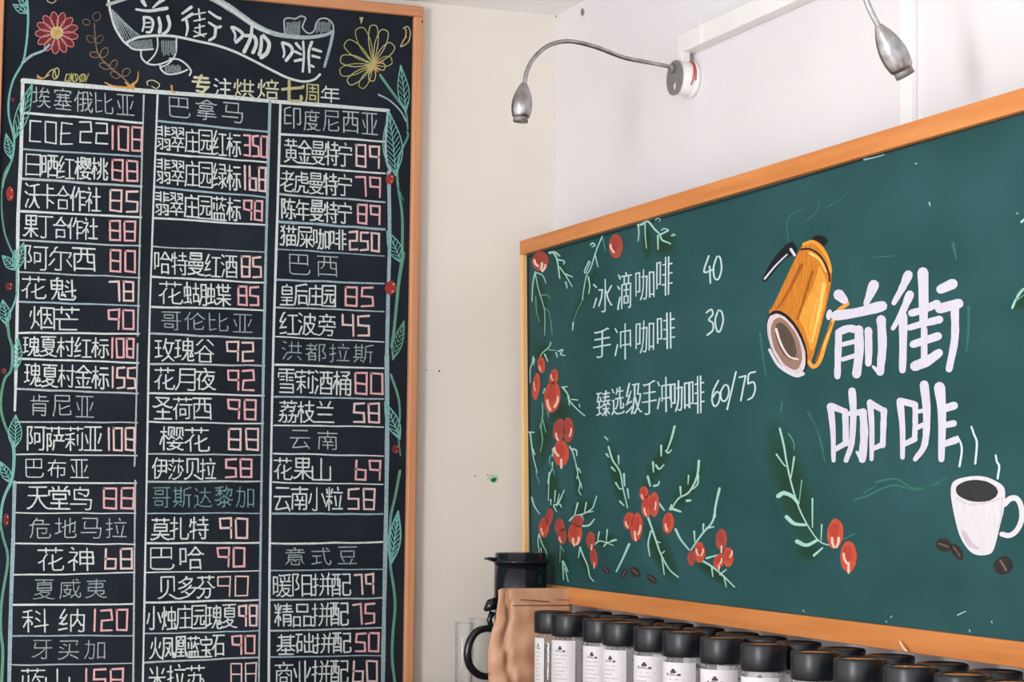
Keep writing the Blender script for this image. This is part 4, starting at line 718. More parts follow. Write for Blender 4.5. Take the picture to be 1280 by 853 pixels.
for (x, y, rx_, ry_, r) in [(460, 118, 20, 15, 20), (515, 88, 20, 24, 30), (482, 208, 16, 24, -50), (530, 210, 16, 24, 40), (505, 292, 26, 15, 10), (556, 280, 18, 28, 30), (558, 352, 30, 15, 20), (605, 345, 16, 28, 30), (612, 400, 26, 15, 30), (672, 385, 18, 24, 45)]:
    fl.ell(x, y, rx_, ry_, BR if y < 250 else chalk(150, 124, 92, .5), r, n=12, fill=False, w=4)
fl.line([(560, 440), (600, 458), (660, 466), (708, 468)], 7, OR, 4, 14); fl.line([(690, 462), (730, 430), (738, 378)], 16, OR, 4, 3); fl.line([(670, 440), (700, 470)], 10, OR); fl.line([(712, 445), (710, 475)], 14, OR)
fl.line([(788, 455), (785, 435), (815, 428), (850, 450), (835, 472), (808, 460)], 5, YP, 4); fl.line([(914, 458), (920, 490), (936, 492)], 12, OR, 2, 6)
fo = fl.build('painted_sprig', menu); fo['label'] = 'brown chalk branch growing from an orange tuft'
fl = Art(BP, .0006); fl.frame(0, 0, 4.264)
for _ in range(2):
    fl.line([(198, 400 + _ * 12), (225, 418), (262, 400)], 6, OR, 3); fl.line([(245, 405), (268, 378), (290, 372), (300, 415)], 6, YL, 3)
fl.ell(298, 392, 15, 30, YL, 15, fill=False, w=6, n=12)
for x in range(345, 470, 16): fl.line([(x, 440 - random.random() * 10), (x + random.uniform(-14, 20), 385 + random.random() * 20)], 6, chalk(150, 150, 70, .55), 1)
for x in (365, 400, 440): fl.ell(x, 415, 16, 20, YL, 20, fill=False, w=5, n=10)
fo = fl.build('painted_sprig', menu); fo['label'] = 'yellow green chalk tufts above the grid'
fl = Art(BP, .0006); fl.frame(0, 0, 4.264)
fl.line([(245, -10), (258, 10), (285, 15), (303, -5)], 5, YL, 3)
fl.build('painted_petal', menu)

# ------------------------------------------------------------------ green chalkboard (right)
TILT = 0.02
def gx(z): return -0.10 - TILT * (z - 1.23)
GP = Plane((gx(1.23), 0, 1.23), (-1, 0, -TILT)); GF = Plane((gx(1.23) - .012, 0, 1.23), (-1, 0, -TILT))
gy0 = (GF.pt(649.4, 302.8).y + GF.pt(652, 640).y) / 2
gz1 = (GF.pt(649.4, 302.8).z + GF.pt(1264, 115).z + GF.pt(980, 198).z) / 3
gz0 = (GF.pt(721, 757).z + GF.pt(1280, 837).z) / 2
iy0 = (GP.pt(657.6, 320).y + GP.pt(661.5, 640).y) / 2
jz1 = (GP.pt(657.6, 320).z + GP.pt(1062, 199.3).z + GP.pt(1280, 143).z) / 3
jz0 = (GP.pt(716.5, 734.7).z + GP.pt(1280, 802).z) / 2
print('GREEN', gy0, gz1, gz0, iy0, jz1, jz0)
gyE = -2.52; iyE = -2.48
def gbox(mb, d0, d1, y0, y1, z0, z1, m):
    v = []
    for z in (z0, z1):
        for (d, y) in ((d0, y0), (d1, y0), (d1, y1), (d0, y1)): v.append((gx(z) - d, y, z))
    mb.mesh(v, [(0, 1, 2, 3), (4, 7, 6, 5), (0, 4, 5, 1), (1, 5, 6, 2), (2, 6, 7, 3), (3, 7, 4, 0)], m)
green = empty('drinks_chalkboard', (gx(gz0), (gy0 + gyE) / 2, gz0), 'wide green chalkboard with painted coffee pot, cup and berries on the right wall', 'chalkboard')
b = MB(); gbox(b, 0, -.015, iyE - .01, iy0 + .01, jz0 - .01, jz1 + .01, M['green_board']); b.build('slate', green)
for (d1, y0, y1, z0, z1, m, lab) in ((-.02, gyE, gy0, jz1, gz1, 'oak_y', 0), (-.02, gyE, gy0, gz0, jz0, 'oak_y', 0), (-.02, iy0, gy0, jz0, jz1, 'oak_z', 1), (-.02, gyE, iyE, jz0, jz1, 'oak_z', 1)):
    b = MB(); gbox(b, .012, d1, y0, y1, z0, z1, M[m]); r_ = b.build('frame_rail', green, bevel=.0015, merge=True)
    if lab: r_['label'] = 'paler wooden upright of the frame'
for z in (1.32, 2.05):
    for y in (-.3, -2.1):
        b = MB(); b.box((gx(z) + .0185, y - .03, z - .02), (0, y + .03, z + .02), M['oak_y']); b.build('wall_bracket', green)
g = Art(GP, .0001); g.frame(0, 0, 1)
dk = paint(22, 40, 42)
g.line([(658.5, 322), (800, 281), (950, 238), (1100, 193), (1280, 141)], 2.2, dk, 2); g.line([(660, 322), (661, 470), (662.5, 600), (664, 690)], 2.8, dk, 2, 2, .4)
g.build('dark_edge_line', green)  # dark line drawn along the top and left edges of the slate

tx = [('冰滴咖啡', [(742, 350, 765, 391), (772, 341, 789, 386), (795, 337, 817, 375), (821, 322, 840, 370)], [(765, 2), (0, 0)]),
      ('手冲咖啡', [(742, 412, 763, 447), (769, 405, 788, 450), (795, 401, 817, 441), (822, 392, 843, 437)], 0),
      ('臻选级手冲咖啡', [(746, 489, 762, 521), (765, 484, 780, 518), (783, 478, 802, 518), (803, 477, 820, 518), (822, 472, 838, 516), (839, 476, 861, 514), (862, 471, 880, 518)], 0)]
CW = chalk(186, 210, 210, .95)
for text, bx, _ in tx:
    t = Art(GP, .0006)
    for ch, (x0, y0, x1, y1) in zip(text, bx):
        sk = (x1 - x0) * -.18
        write_char(t, ch, (x0, y0 + 2), (x1, y0 + 2 + sk), (x0, y1 + 1), (x1, y1 + 1 + sk), 1.9, CW, .008)
    o_ = t.build('menu_entry', green); o_['label'] = 'white chalk line reading ' + text
    pr = Art(GP, .0006)
    L = lambda P, w=2.1: pr.line(P, w, CW, 4)
    if text[0] == '冰':
        L([(886, 320), (880, 340), (892, 337)]); L([(887, 333), (888, 354)]); L([(896, 321), (892, 334), (893, 347), (898, 349), (902, 336), (900, 322), (896, 321)])
    elif len(text) == 4:
        L([(883, 391), (889, 387), (891, 393), (886, 400), (891, 404), (891, 413), (884, 419)]); L([(898, 388), (894, 400), (896, 413), (900, 414), (904, 401), (902, 390), (898, 388)])
    else:
        L([(898, 476), (892, 488), (890, 500), (893, 508), (898, 504), (900, 494), (896, 490), (891, 497)]); L([(906, 481), (901, 490), (902, 500), (907, 501), (911, 492), (910, 483), (906, 481)]); L([(920, 465), (909, 512)]); L([(924, 472), (932, 470)]); L([(932, 470), (926, 501)]); L([(944, 465), (936, 468), (935, 480)]); L([(935, 480), (942, 478), (944, 486), (941, 496), (935, 500)])
    pr.build('price', o_)

big = Art(GP, .001); big.frame(920, 280, 2.508); BW_ = paint(207, 205, 219, .9)
for P, w, w2 in [([(322, 222), (340, 240)], 30, 22), ([(432, 192), (420, 222), (408, 250)], 30, 16), ([(312, 288), (380, 278), (458, 258)], 26, 30), ([(322, 340), (320, 410), (318, 478)], 20, 18), ([(325, 338), (355, 328), (385, 335)], 20, 22), ([(385, 332), (386, 400), (378, 472)], 26, 24), ([(335, 378), (376, 368)], 13, 13), ([(335, 425), (376, 412)], 13, 13), ([(415, 335), (416, 400), (415, 438)], 22, 18), ([(455, 300), (459, 380), (452, 465)], 26, 22), ([(430, 448), (448, 466)], 8, 14),
                 ([(540, 160), (522, 200), (495, 248)], 26, 14), ([(545, 222), (520, 280), (492, 328)], 24, 12), ([(524, 290), (524, 380), (522, 458)], 24, 20), ([(586, 152), (588, 220), (588, 310)], 30, 24), ([(550, 280), (590, 268), (630, 250)], 20, 22), ([(545, 325), (590, 312), (638, 300)], 18, 22), ([(590, 330), (590, 435)], 18, 18), ([(555, 378), (634, 352)], 20, 22), ([(562, 446), (600, 430), (636, 405)], 30, 24), ([(642, 205), (680, 188)], 26, 28), ([(638, 266), (698, 250)], 26, 28), ([(686, 262), (686, 360), (668, 455)], 24, 20),
                 ([(296, 572), (304, 650), (306, 742)], 20, 12), ([(300, 572), (340, 588)], 20, 16), ([(342, 588), (344, 640), (344, 690)], 18, 16), ([(310, 708), (344, 688)], 14, 16), ([(364, 525), (368, 600), (362, 690), (345, 742)], 22, 14), ([(350, 596), (398, 590)], 14, 20), ([(398, 590), (402, 660), (396, 738)], 22, 22), ([(396, 738), (378, 715)], 18, 6), ([(420, 560), (426, 640), (425, 738)], 18, 12), ([(420, 562), (462, 585)], 18, 16), ([(464, 585), (462, 640), (460, 695)], 18, 16), ([(428, 706), (460, 692)], 12, 16),
                 ([(514, 556), (522, 640), (522, 732)], 20, 14), ([(518, 556), (558, 566)], 20, 18), ([(562, 566), (562, 620), (560, 675)], 16, 14), ([(530, 690), (560, 675)], 14, 18), ([(590, 505), (598, 590), (592, 690), (562, 738)], 26, 14), ([(565, 640), (588, 630)], 14, 14), ([(562, 590), (588, 586)], 12, 12), ([(638, 512), (646, 600), (644, 738)], 30, 18), ([(652, 580), (684, 570)], 20, 22), ([(652, 632), (682, 626)], 18, 20), ([(655, 690), (688, 678)], 18, 22)]:
    big.line(P, w * 1.12, BW_, 4, w2 * 1.12, .14)
o_ = big.build('painted_title', green); o_['label'] = 'large white painted shop name in two rows'

pot = Art(GP, .0008); pot.frame(920, 280, 2.508)
gold = paint(206, 128, 42, .7); gold2 = paint(226, 158, 62); gold3 = paint(240, 200, 112); ink = paint(22, 24, 30); dgold = paint(160, 88, 30)
pot.ell(262, 52, 24, 16, ink, 10, rag=.1)
pot.fill([(208, 66), (235, 50), (265, 62), (290, 100), (300, 155), (290, 230), (262, 340), (236, 430), (205, 430), (150, 390), (105, 285), (120, 250), (180, 120)], gold)
pot.fill([(262, 130), (285, 190), (270, 290), (240, 400), (215, 330), (200, 290), (240, 200)], gold2); pot.line([(275, 190), (262, 270), (238, 370)], 12, gold3, 4, 6); pot.line([(240, 150), (215, 230), (192, 300)], 9, dgold, 4, 5); pot.line([(205, 130), (160, 220), (130, 265)], 12, dgold, 4, 6); pot.line([(255, 235), (232, 330)], 8, paint(238, 176, 84), 3, 5)
pot.line([(204, 80), (235, 80), (268, 105), (290, 150), (294, 180)], 6, ink, 4); pot.line([(232, 92), (262, 112), (282, 150)], 8, gold3, 4, 5); pot.line([(212, 64), (240, 56), (270, 80), (290, 115), (297, 150)], 9, gold2, 4)
pot.line([(350, 250), (318, 275), (305, 300), (285, 360), (262, 430), (242, 448), (228, 432)], 13, gold2, 4, 13); pot.line([(318, 275), (296, 320), (272, 395)], 4, gold3, 4); pot.line([(300, 310), (282, 350), (250, 430)], 4, dgold, 4); pot.ell(292, 285, 9, 17, BW_, 10)
pot.ell(160, 372, 52, 108, ink, -24, n=28); pot.ell(158, 378, 48, 103, paint(214, 200, 204), -24, n=28, rag=.04); pot.ell(158, 376, 40, 86, paint(150, 118, 104), -22, n=24, rag=.05); pot.ell(156, 368, 26, 62, paint(88, 74, 64), -22, n=24); pot.line([(126, 330), (140, 375), (165, 415), (195, 425)], 8, paint(226, 216, 216), 4, 5)
pot.line([(105, 395), (135, 445), (185, 475), (210, 470)], 9, BW_, 4, 12)
pot.fill([(160, 62), (178, 56), (190, 75), (186, 96), (150, 110), (96, 178), (84, 168), (120, 105)], ink, 2); pot.line([(90, 172), (125, 130), (160, 96)], 6, BW_, 3, 4); pot.line([(172, 80), (184, 98)], 9, BW_, 1, 8)
o_ = pot.build('painted_coffee_pot', green); o_['label'] = 'painted golden coffee pot tipped towards the left'

cup = Art(GP, .0008); cup.frame(1170, 560, 4.739); cw = paint(213, 211, 217, .92)
cup.line([(405, 335), (440, 302), (478, 302), (503, 345), (508, 420), (480, 488), (435, 520), (390, 512)], 34, cw, 5, 30)
cup.fill([(88, 240), (100, 205), (140, 182), (220, 168), (290, 172), (350, 195), (398, 228), (410, 275), (402, 370), (382, 450), (345, 595), (312, 632), (245, 636), (192, 605), (140, 520), (108, 400), (90, 300)], cw)
cup.fill([(150, 480), (175, 500), (215, 560), (260, 600), (200, 590), (160, 530)], paint(196, 186, 196)); cup.line([(390, 300), (386, 400), (360, 500)], 9, paint(200, 194, 202), 4, 5); cup.line([(120, 300), (200, 335), (300, 325), (380, 300)], 12, paint(206, 202, 208), 4)
cup.ell(243, 256, 125, 66, paint(52, 52, 52), 4, n=28, rag=.03)
cup.frame(930, 510, 2.94)
for P in ([(784, 105), (798, 135), (800, 165), (792, 215)], [(836, 70), (846, 100), (856, 130), (850, 205)], [(925, 175), (930, 200), (938, 215), (932, 260)]): cup.line(P, 7, chalk(200, 226, 222, .95), 4, 8)
o_ = cup.build('painted_cup', green); o_['label'] = 'white painted cup of black coffee with three curls of steam'
def bean(frame, x, y, rx_, ry_, rot):
    k = Art(GP, .0008); k.frame(*frame); k.ell(x, y, rx_, ry_, paint(50, 44, 42), rot, rag=.1); a0 = math.radians(rot)
    dx, dy = math.cos(a0) * rx_ * .6, math.sin(a0) * rx_ * .6
    k.line([(x - dx, y - dy), (x + dy * .1, y), (x + dx, y + dy)], min(rx_, ry_) * .22, paint(120, 100, 100), 3); k.build('painted_bean', green)
K7 = (930, 510, 2.94); K5 = (740, 520, 3.875); K4 = (650, 580, 5.333); K3 = (650, 430, 5.332); K2 = (650, 290, 5.332); K6 = (940, 520, 4.2625); K8 = (740, 240, 9.477)
bean(K7, 733, 505, 30, 24, 20); bean(K7, 782, 530, 34, 18, 55); bean(K7, 952, 580, 34, 34, 60)
bean(K5, 208, 757, 30, 22, 40); bean(K5, 66, 745, 26, 14, 50); bean(K5, 155, 765, 26, 14, -60); bean(K5, 290, 790, 30, 16, 40)

SP = chalk(158, 202, 192, .9); SG = chalk(104, 162, 142, .85); SHS = [(1.18, paint(33, 75, 73, .94)), (1.02, paint(31, 71, 66, .94)), (.85, paint(29, 67, 57, .94)), (.66, paint(27, 63, 49, .94)), (.42, paint(25, 60, 44, .94))]
def sprig(frame, strokes, shade=(), label=None):
    k = Art(GP, .0004); k.frame(*frame)
    for (x, y, rx_, ry_, r) in shade:
        for q, mm in SHS: k.ell(x, y, rx_ * (q if rx_ > 40 else q * 1.05), ry_ * q, mm, r, rag=.06, n=26)
    for st in strokes:
        P, w = st[0], st[1]; m = st[2] if len(st) > 2 else SP
        k.line(P, w * 1.15, m, 4, w * .7, .15)
    o = k.build('painted_sprig', green)
    if label: o['label'] = label
sprig(K2, [([(100, 265), (120, 370), (150, 470), (165, 540), (165, 690)], 6), ([(100, 275), (85, 350), (80, 465)], 9), ([(108, 272), (150, 290), (172, 340)], 8), ([(105, 430), (110, 530), (130, 600)], 6, SG), ([(130, 425), (180, 420), (200, 445)], 6, SG), ([(155, 500), (190, 530), (200, 580)], 5, SG), ([(205, 590), (215, 690)], 5, SG)], [(140, 480, 42, 200, -6)])
sprig(K2, [([(195, 140), (230, 135), (265, 160)], 14), ([(225, 140), (248, 190), (265, 310)], 12), ([(250, 185), (295, 195), (290, 215)], 10), ([(265, 235), (310, 300), (348, 365)], 8), ([(300, 280), (350, 300)], 10), ([(305, 335), (315, 375)], 10)], [(280, 250, 30, 120, -35)])
sprig(K2, [([(548, 30), (510, 120), (470, 245), (440, 300), (415, 450)], 8), ([(548, 30), (570, 130)], 5, SG), ([(500, 150), (520, 235)], 8), ([(470, 85), (485, 75), (500, 90), (480, 100)], 10), ([(460, 195), (430, 260), (440, 270), (470, 200)], 8), ([(455, 300), (465, 360), (458, 412)], 9), ([(425, 440), (380, 530), (355, 600)], 4, SG), ([(355, 605), (350, 655)], 10)], [(440, 400, 24, 230, 26)])
sprig(K8, [([(545, 395), (600, 380), (650, 350), (690, 375), (740, 440), (800, 500), (830, 570), (900, 600), (930, 615)], 24), ([(548, 395), (555, 480), (548, 580)], 18), ([(630, 385), (630, 500), (645, 670)], 14), ([(780, 520), (782, 680)], 20), ([(820, 500), (880, 470), (905, 455), (860, 435), (820, 455)], 18), ([(750, 335), (780, 315), (810, 330), (790, 355)], 10), ([(940, 520), (960, 500), (985, 510), (950, 525)], 10)], [(660, 600, 70, 190, 0), (860, 620, 140, 150, 10)])
sprig(K3, [([(205, -10), (195, 20), (150, 60), (135, 85)], 7), ([(165, 70), (185, 118)], 9), ([(190, 40), (240, 45)], 5), ([(240, 60), (250, 90)], 9), ([(255, 50), (285, 40), (270, 70), (300, 78)], 10), ([(88, 85), (82, 130), (68, 170), (68, 260)], 8), ([(95, 100), (92, 140)], 8)], [(150, 60, 60, 70, 0)])
sprig(K3, [([(280, 290), (315, 285)], 10), ([(285, 290), (320, 340), (335, 385), (385, 440), (432, 480)], 10), ([(320, 350), (330, 410)], 9), ([(345, 370), (385, 375)], 9), ([(395, 405), (398, 425)], 7)], [(330, 370, 30, 110, -45)])
sprig(K3, [([(165, 300), (155, 330)], 8), ([(150, 400), (150, 480), (140, 560), (150, 640), (135, 720)], 9, SG), ([(150, 500), (172, 590)], 8, SG), ([(150, 500), (130, 560)], 8, SG), ([(185, 450), (190, 490)], 8, SG)], [(160, 600, 60, 190, 5), (260, 450, 90, 90, 0)])
sprig(K3, [([(60, 590), (95, 590)], 10), ([(68, 595), (80, 690), (90, 760), (115, 860)], 9), ([(85, 700), (100, 740)], 9)], [(90, 740, 26, 110, -8)])
sprig(K3, [([(215, 740), (195, 770), (210, 850)], 9, SG), ([(220, 700), (222, 750)], 12)])
sprig(K3, [([(330, 685), (350, 720), (372, 800), (375, 850)], 9), ([(340, 700), (375, 710), (378, 745)], 12), ([(375, 830), (400, 850)], 10)])
sprig(K4, [([(215, -10), (215, 30), (195, 90), (188, 245)], 8), ([(195, 60), (185, 130)], 9), ([(215, 20), (232, 75)], 6, SG)], [(215, 150, 36, 130, 0)])
sprig(K4, [([(90, 0), (105, 60), (128, 130)], 8, SG)])
sprig(K4, [([(372, 0), (385, 60), (378, 100)], 8), ([(390, 30), (405, 60)], 9), ([(385, 80), (400, 130), (392, 180), (408, 210)], 8), ([(405, 130), (412, 165)], 8)], [(390, 110, 28, 120, -5)])
sprig(K4, [([(78, 225), (95, 280), (130, 335)], 10), ([(205, 240), (205, 275)], 9), ([(235, 180), (230, 255)], 9), ([(225, 275), (265, 270), (275, 290)], 10), ([(255, 265), (280, 210), (295, 175)], 9), ([(245, 280), (262, 200)], 7), ([(225, 285), (245, 320)], 9)], [(250, 240, 50, 70, 0)])
sprig(K4, [([(330, 380), (360, 350), (420, 335), (480, 300), (500, 250), (512, 215)], 10), ([(385, 262), (365, 340)], 10), ([(442, 260), (430, 325)], 10), ([(440, 325), (490, 318)], 8), ([(415, 415), (460, 410), (495, 370)], 12), ([(410, 345), (425, 375)], 9)], [(430, 300, 80, 60, -20)])
sprig(K4, [([(495, 540), (530, 515), (580, 525), (645, 510)], 9), ([(528, 455), (518, 510)], 9), ([(582, 440), (575, 515)], 9), ([(560, 550), (580, 530), (620, 545)], 9), ([(610, 515), (640, 505)], 12)], [(570, 510, 80, 50, 0)])
sprig(K4, [([(125, 470), (120, 520), (128, 590)], 8), ([(130, 480), (150, 540), (175, 590), (172, 650)], 7), ([(140, 560), (142, 600)], 6), ([(270, 545), (265, 660)], 6, SG), ([(272, 550), (295, 590)], 7, SG), ([(285, 650), (290, 775)], 10), ([(290, 655), (320, 720)], 10), ([(300, 700), (322, 788)], 8), ([(400, 555), (390, 625)], 9), ([(402, 560), (420, 610), (450, 680), (465, 750), (492, 785)], 9)], [(150, 560, 40, 100, -10), (290, 660, 46, 130, -5), (430, 660, 28, 130, -18)])
sprig(K5, [([(62, 102), (78, 118)], 7), ([(80, 150), (100, 215), (135, 270), (150, 350), (172, 445)], 8), ([(70, 185), (80, 200)], 8), ([(128, 195), (130, 235)], 8), ([(95, 250), (112, 268)], 9), ([(155, 282), (158, 340)], 9), ([(115, 325), (135, 355), (150, 350)], 7), ([(172, 355), (178, 400)], 8), ([(135, 415), (155, 435)], 8)], [(125, 300, 30, 160, -14)])
sprig(K5, [([(400, 52), (385, 110), (365, 165)], 10), ([(335, 145), (335, 195)], 9), ([(358, 170), (370, 180), (385, 165)], 8), ([(295, 225), (298, 272)], 9), ([(310, 240), (325, 258), (348, 238)], 9), ([(270, 295), (282, 340)], 10), ([(300, 340), (320, 335), (326, 318)], 9)], [(330, 210, 34, 165, 28)])
sprig(K5, [([(518, 218), (512, 280), (495, 330), (465, 375), (420, 400), (385, 450)], 10), ([(468, 290), (465, 330)], 7), ([(515, 290), (512, 330), (490, 355)], 8), ([(428, 345), (430, 385)], 9), ([(460, 412), (478, 410)], 12), ([(388, 450), (430, 465)], 12), ([(378, 455), (385, 430)], 9)], [(465, 350, 44, 140, 34)])
sprig(K5, [([(325, 425), (350, 458)], 10), ([(270, 490), (290, 545), (315, 620), (335, 675), (375, 745), (418, 782)], 9), ([(285, 560), (272, 620), (280, 680)], 8), ([(315, 610), (332, 615)], 6), ([(335, 670), (352, 655)], 6), ([(338, 680), (350, 770)], 7)], [(330, 650, 46, 160, -24)])
sprig(K5, [([(180, 622), (150, 690), (118, 755)], 10)])
sprig(K5, [([(405, 550), (430, 600), (470, 650)], 10), ([(618, 352), (600, 430), (585, 510), (540, 565), (510, 605), (480, 650)], 10), ([(540, 525), (538, 560)], 8), ([(495, 560), (498, 610)], 8), ([(555, 545), (590, 538)], 8), ([(595, 455), (598, 490)], 8), ([(555, 690), (610, 675)], 9), ([(530, 700), (580, 730), (640, 780), (690, 830)], 9), ([(580, 735), (585, 780)], 7), ([(640, 780), (650, 830)], 7), ([(620, 770), (650, 745)], 7)], [(590, 760, 110, 30, 35)])
sprig(K6, [([(148, 68), (170, 160), (185, 250), (212, 370), (250, 490), (300, 590), (360, 670), (430, 695)], 9), ([(130, 205), (165, 255), (180, 270)], 8), ([(225, 220), (208, 330)], 9), ([(265, 345), (250, 470)], 7, SG), ([(140, 428), (170, 412), (215, 430), (245, 465)], 22), ([(185, 540), (225, 575), (285, 582)], 20), ([(322, 442), (322, 595)], 8), ([(372, 580), (368, 665)], 7), ([(240, 670), (290, 690), (345, 665)], 20), ([(330, 745), (375, 705)], 12), ([(195, 95), (222, 140), (225, 180)], 5, SG)], [(215, 380, 95, 330, -18), (300, 720, 70, 60, 0)], 'large painted leaf sprig with pale veins')
sprig((1080, 180, 5.33), [([(0, 105), (60, 92), (135, 72)], 9, chalk(150, 190, 196, .7)), ([(435, 390), (440, 415)], 9), ([(345, 130), (352, 133)], 9), ([(1020, 462), (1025, 466)], 14, SG), ([(1050, 520), (1075, 495)], 14)])
sprig((1180, 350, 6.56), [([(560, 230), (590, 160), (640, 90), (680, 50)], 16), ([(600, 165), (660, 120)], 9, SG), ([(590, 180), (600, 120), (640, 70)], 8, SG)], [(640, 160, 60, 110, 35)])
s1 = chalk(58, 112, 102, .6); s2 = chalk(72, 122, 118, .6); s3 = chalk(150, 200, 196, .8)
def smears(frame, lst, m, w0=None):
    for q in lst:
        P, w = q if w0 is None else (q, w0)
        k = Art(GP, .0002); k.frame(*frame); k.line(P, w, m, 4, w * .5); k.build('chalk_smear', green)
smears((920, 280, 2.508), [([(225, 590), (255, 650), (278, 745)], 6), ([(430, 105), (500, 100)], 5), ([(145, 560), (140, 590)], 8), ([(730, 260), (728, 350), (722, 400)], 9), ([(160, 20), (165, 60)], 6), ([(75, 340), (85, 420), (95, 480)], 7), ([(440, 810), (500, 800), (560, 830), (640, 815)], 7), ([(400, 845), (440, 820)], 6), ([(680, 60), (690, 110)], 10)], s1)
smears((930, 510, 2.94), [([(405, 338), (450, 325), (500, 300), (550, 285), (600, 295), (650, 300), (750, 255)], 8), ([(240, 20), (280, 110), (298, 200)], 7), ([(355, 488), (415, 460)], 6)], s1)
smears((930, 510, 2.94), [[(785, 762), (800, 755), (816, 748)], [(218, 745), (222, 750)], [(522, 785), (525, 790)], [(910, 785), (912, 792)], [(540, 770), (545, 765)], [(828, 818), (832, 826)]], s3, 5)
smears((930, 240, 3.657), [[(200, 200), (195, 130), (240, 90), (290, 70)], [(290, 130), (330, 90), (345, 40)], [(380, 70), (430, 40), (470, 10)]], s1, 6)

RP = paint(192, 84, 64, .78); RP2 = paint(164, 76, 66, .78); HL = paint(236, 200, 184); 
def berry(frame, x, y, rx_, ry_, rot=0, m=None, hs=((-.5, .4),)):
    k = Art(GP, .0009); k.frame(*frame); k.ell(x, y, rx_, ry_, m or RP, rot, rag=.06, n=22)
    k.ell(x - rx_ * .15, y - ry_ * .2, rx_ * .6, ry_ * .55, paint(180, 66, 52, .85) if m is None else paint(158, 64, 56, .85), rot, rag=.2, n=14)
    for (hx, hy) in hs:
        k.line([(x + hx * rx_, y + (hy - .3) * ry_), (x + hx * rx_ * .9, y + hy * ry_), (x + hx * rx_ * .4, y + (hy + .3) * ry_)], min(rx_, ry_) * .28, HL, 3)
    k.build('painted_berry', green)
berry(K2, 135, 195, 56, 66, 10, RP2, ((-.7, .2), (.2, .5), (.6, .7))); berry(K2, 640, 95, 48, 82, 0, RP2, ((-.75, .2),))
berry(K3, 143, 142, 26, 56, -5); berry(K3, 108, 285, 25, 92, 5, None, ((-.6, 0),)); berry(K3, 225, 225, 30, 58, 10, None, ((-.6, 0),)); berry(K3, 215, 355, 54, 108, 5, None, ((-.6, .5), (.7, .3)))
berry(K3, 262, 575, 42, 76, 8, RP2, ((-.5, .6),)); berry(K3, 322, 575, 38, 84, 0, RP2, ((.5, .2),)); berry(K3, 275, 730, 54, 88, 0, None, ((-.85, -.1), (0, .8)))
berry(K4, 160, 425, 36, 68, 5); berry(K4, 195, 355, 26, 60, 10, RP2, ()); berry(K4, 265, 420, 34, 56, 0, RP2, ()); berry(K4, 280, 485, 32, 54, 0, RP2); berry(K4, 385, 385, 40, 42, 0, RP2, ()); berry(K4, 368, 470, 48, 76, 0, None, ((-.3, .7), (.5, .6))); berry(K4, 472, 510, 30, 58, 0, RP2, ((.2, .8),)); berry(K4, 492, 625, 26, 66, -8, RP2, ((.1, .8),))
berry(K5, 180, 510, 28, 42, 10, None, ((-.6, .4),)); berry(K5, 216, 540, 30, 70, 5, None, ((-.3, .6), (.6, .2))); berry(K5, 252, 378, 22, 36, 0); berry(K5, 268, 438, 28, 56, 5, None, ((-.5, .5),)); berry(K5, 302, 430, 24, 60, 0, None, ((.3, .1),)); berry(K5, 370, 520, 28, 52, 5)
berry(K5, 482, 690, 20, 36, 0, RP2, ()); berry(K5, 522, 662, 27, 50, 0, None, ((-.6, 0), (.6, 0))); berry(K5, 627, 600, 28, 52, 0, RP2, ((0, .9),)); berry(K5, 615, 705, 26, 38, 20, None, ((.5, 0), (0, .8))); berry(K5, 660, 685, 26, 48, 0, None, ((.7, -.3),))
berry(K6, 444, 628, 44, 80, 5, None, ((-.4, .6), (.4, .6))); berry(K6, 515, 752, 44, 84, 0, None, ((-.6, .1), (0, .7)))

# ------------------------------------------------------------------ counter the jars stand on
SHZ = 1.03
ct = empty('bar_counter', (-0.42, -1.7, 0), 'wooden bar counter along the right wall under the jars', 'counter')
b = MB(); b.box((-0.80, -3.3, SHZ - .04), (-0.005, -0.05, SHZ), M['counter']); b.build('countertop', ct, bevel=.004)
b = MB(); b.box((-0.74, -3.25, 0), (-0.02, -0.06, SHZ - .04), M['counter']); b.build('cabinet_body', ct)
for y in (-2.9, -2.1, -1.3, -0.5):
    b = MB(); b.box((-0.758, y - .36, .1), (-0.7405, y + .36, SHZ - .08), M['counter']); b.build('panel', ct, bevel=.003)

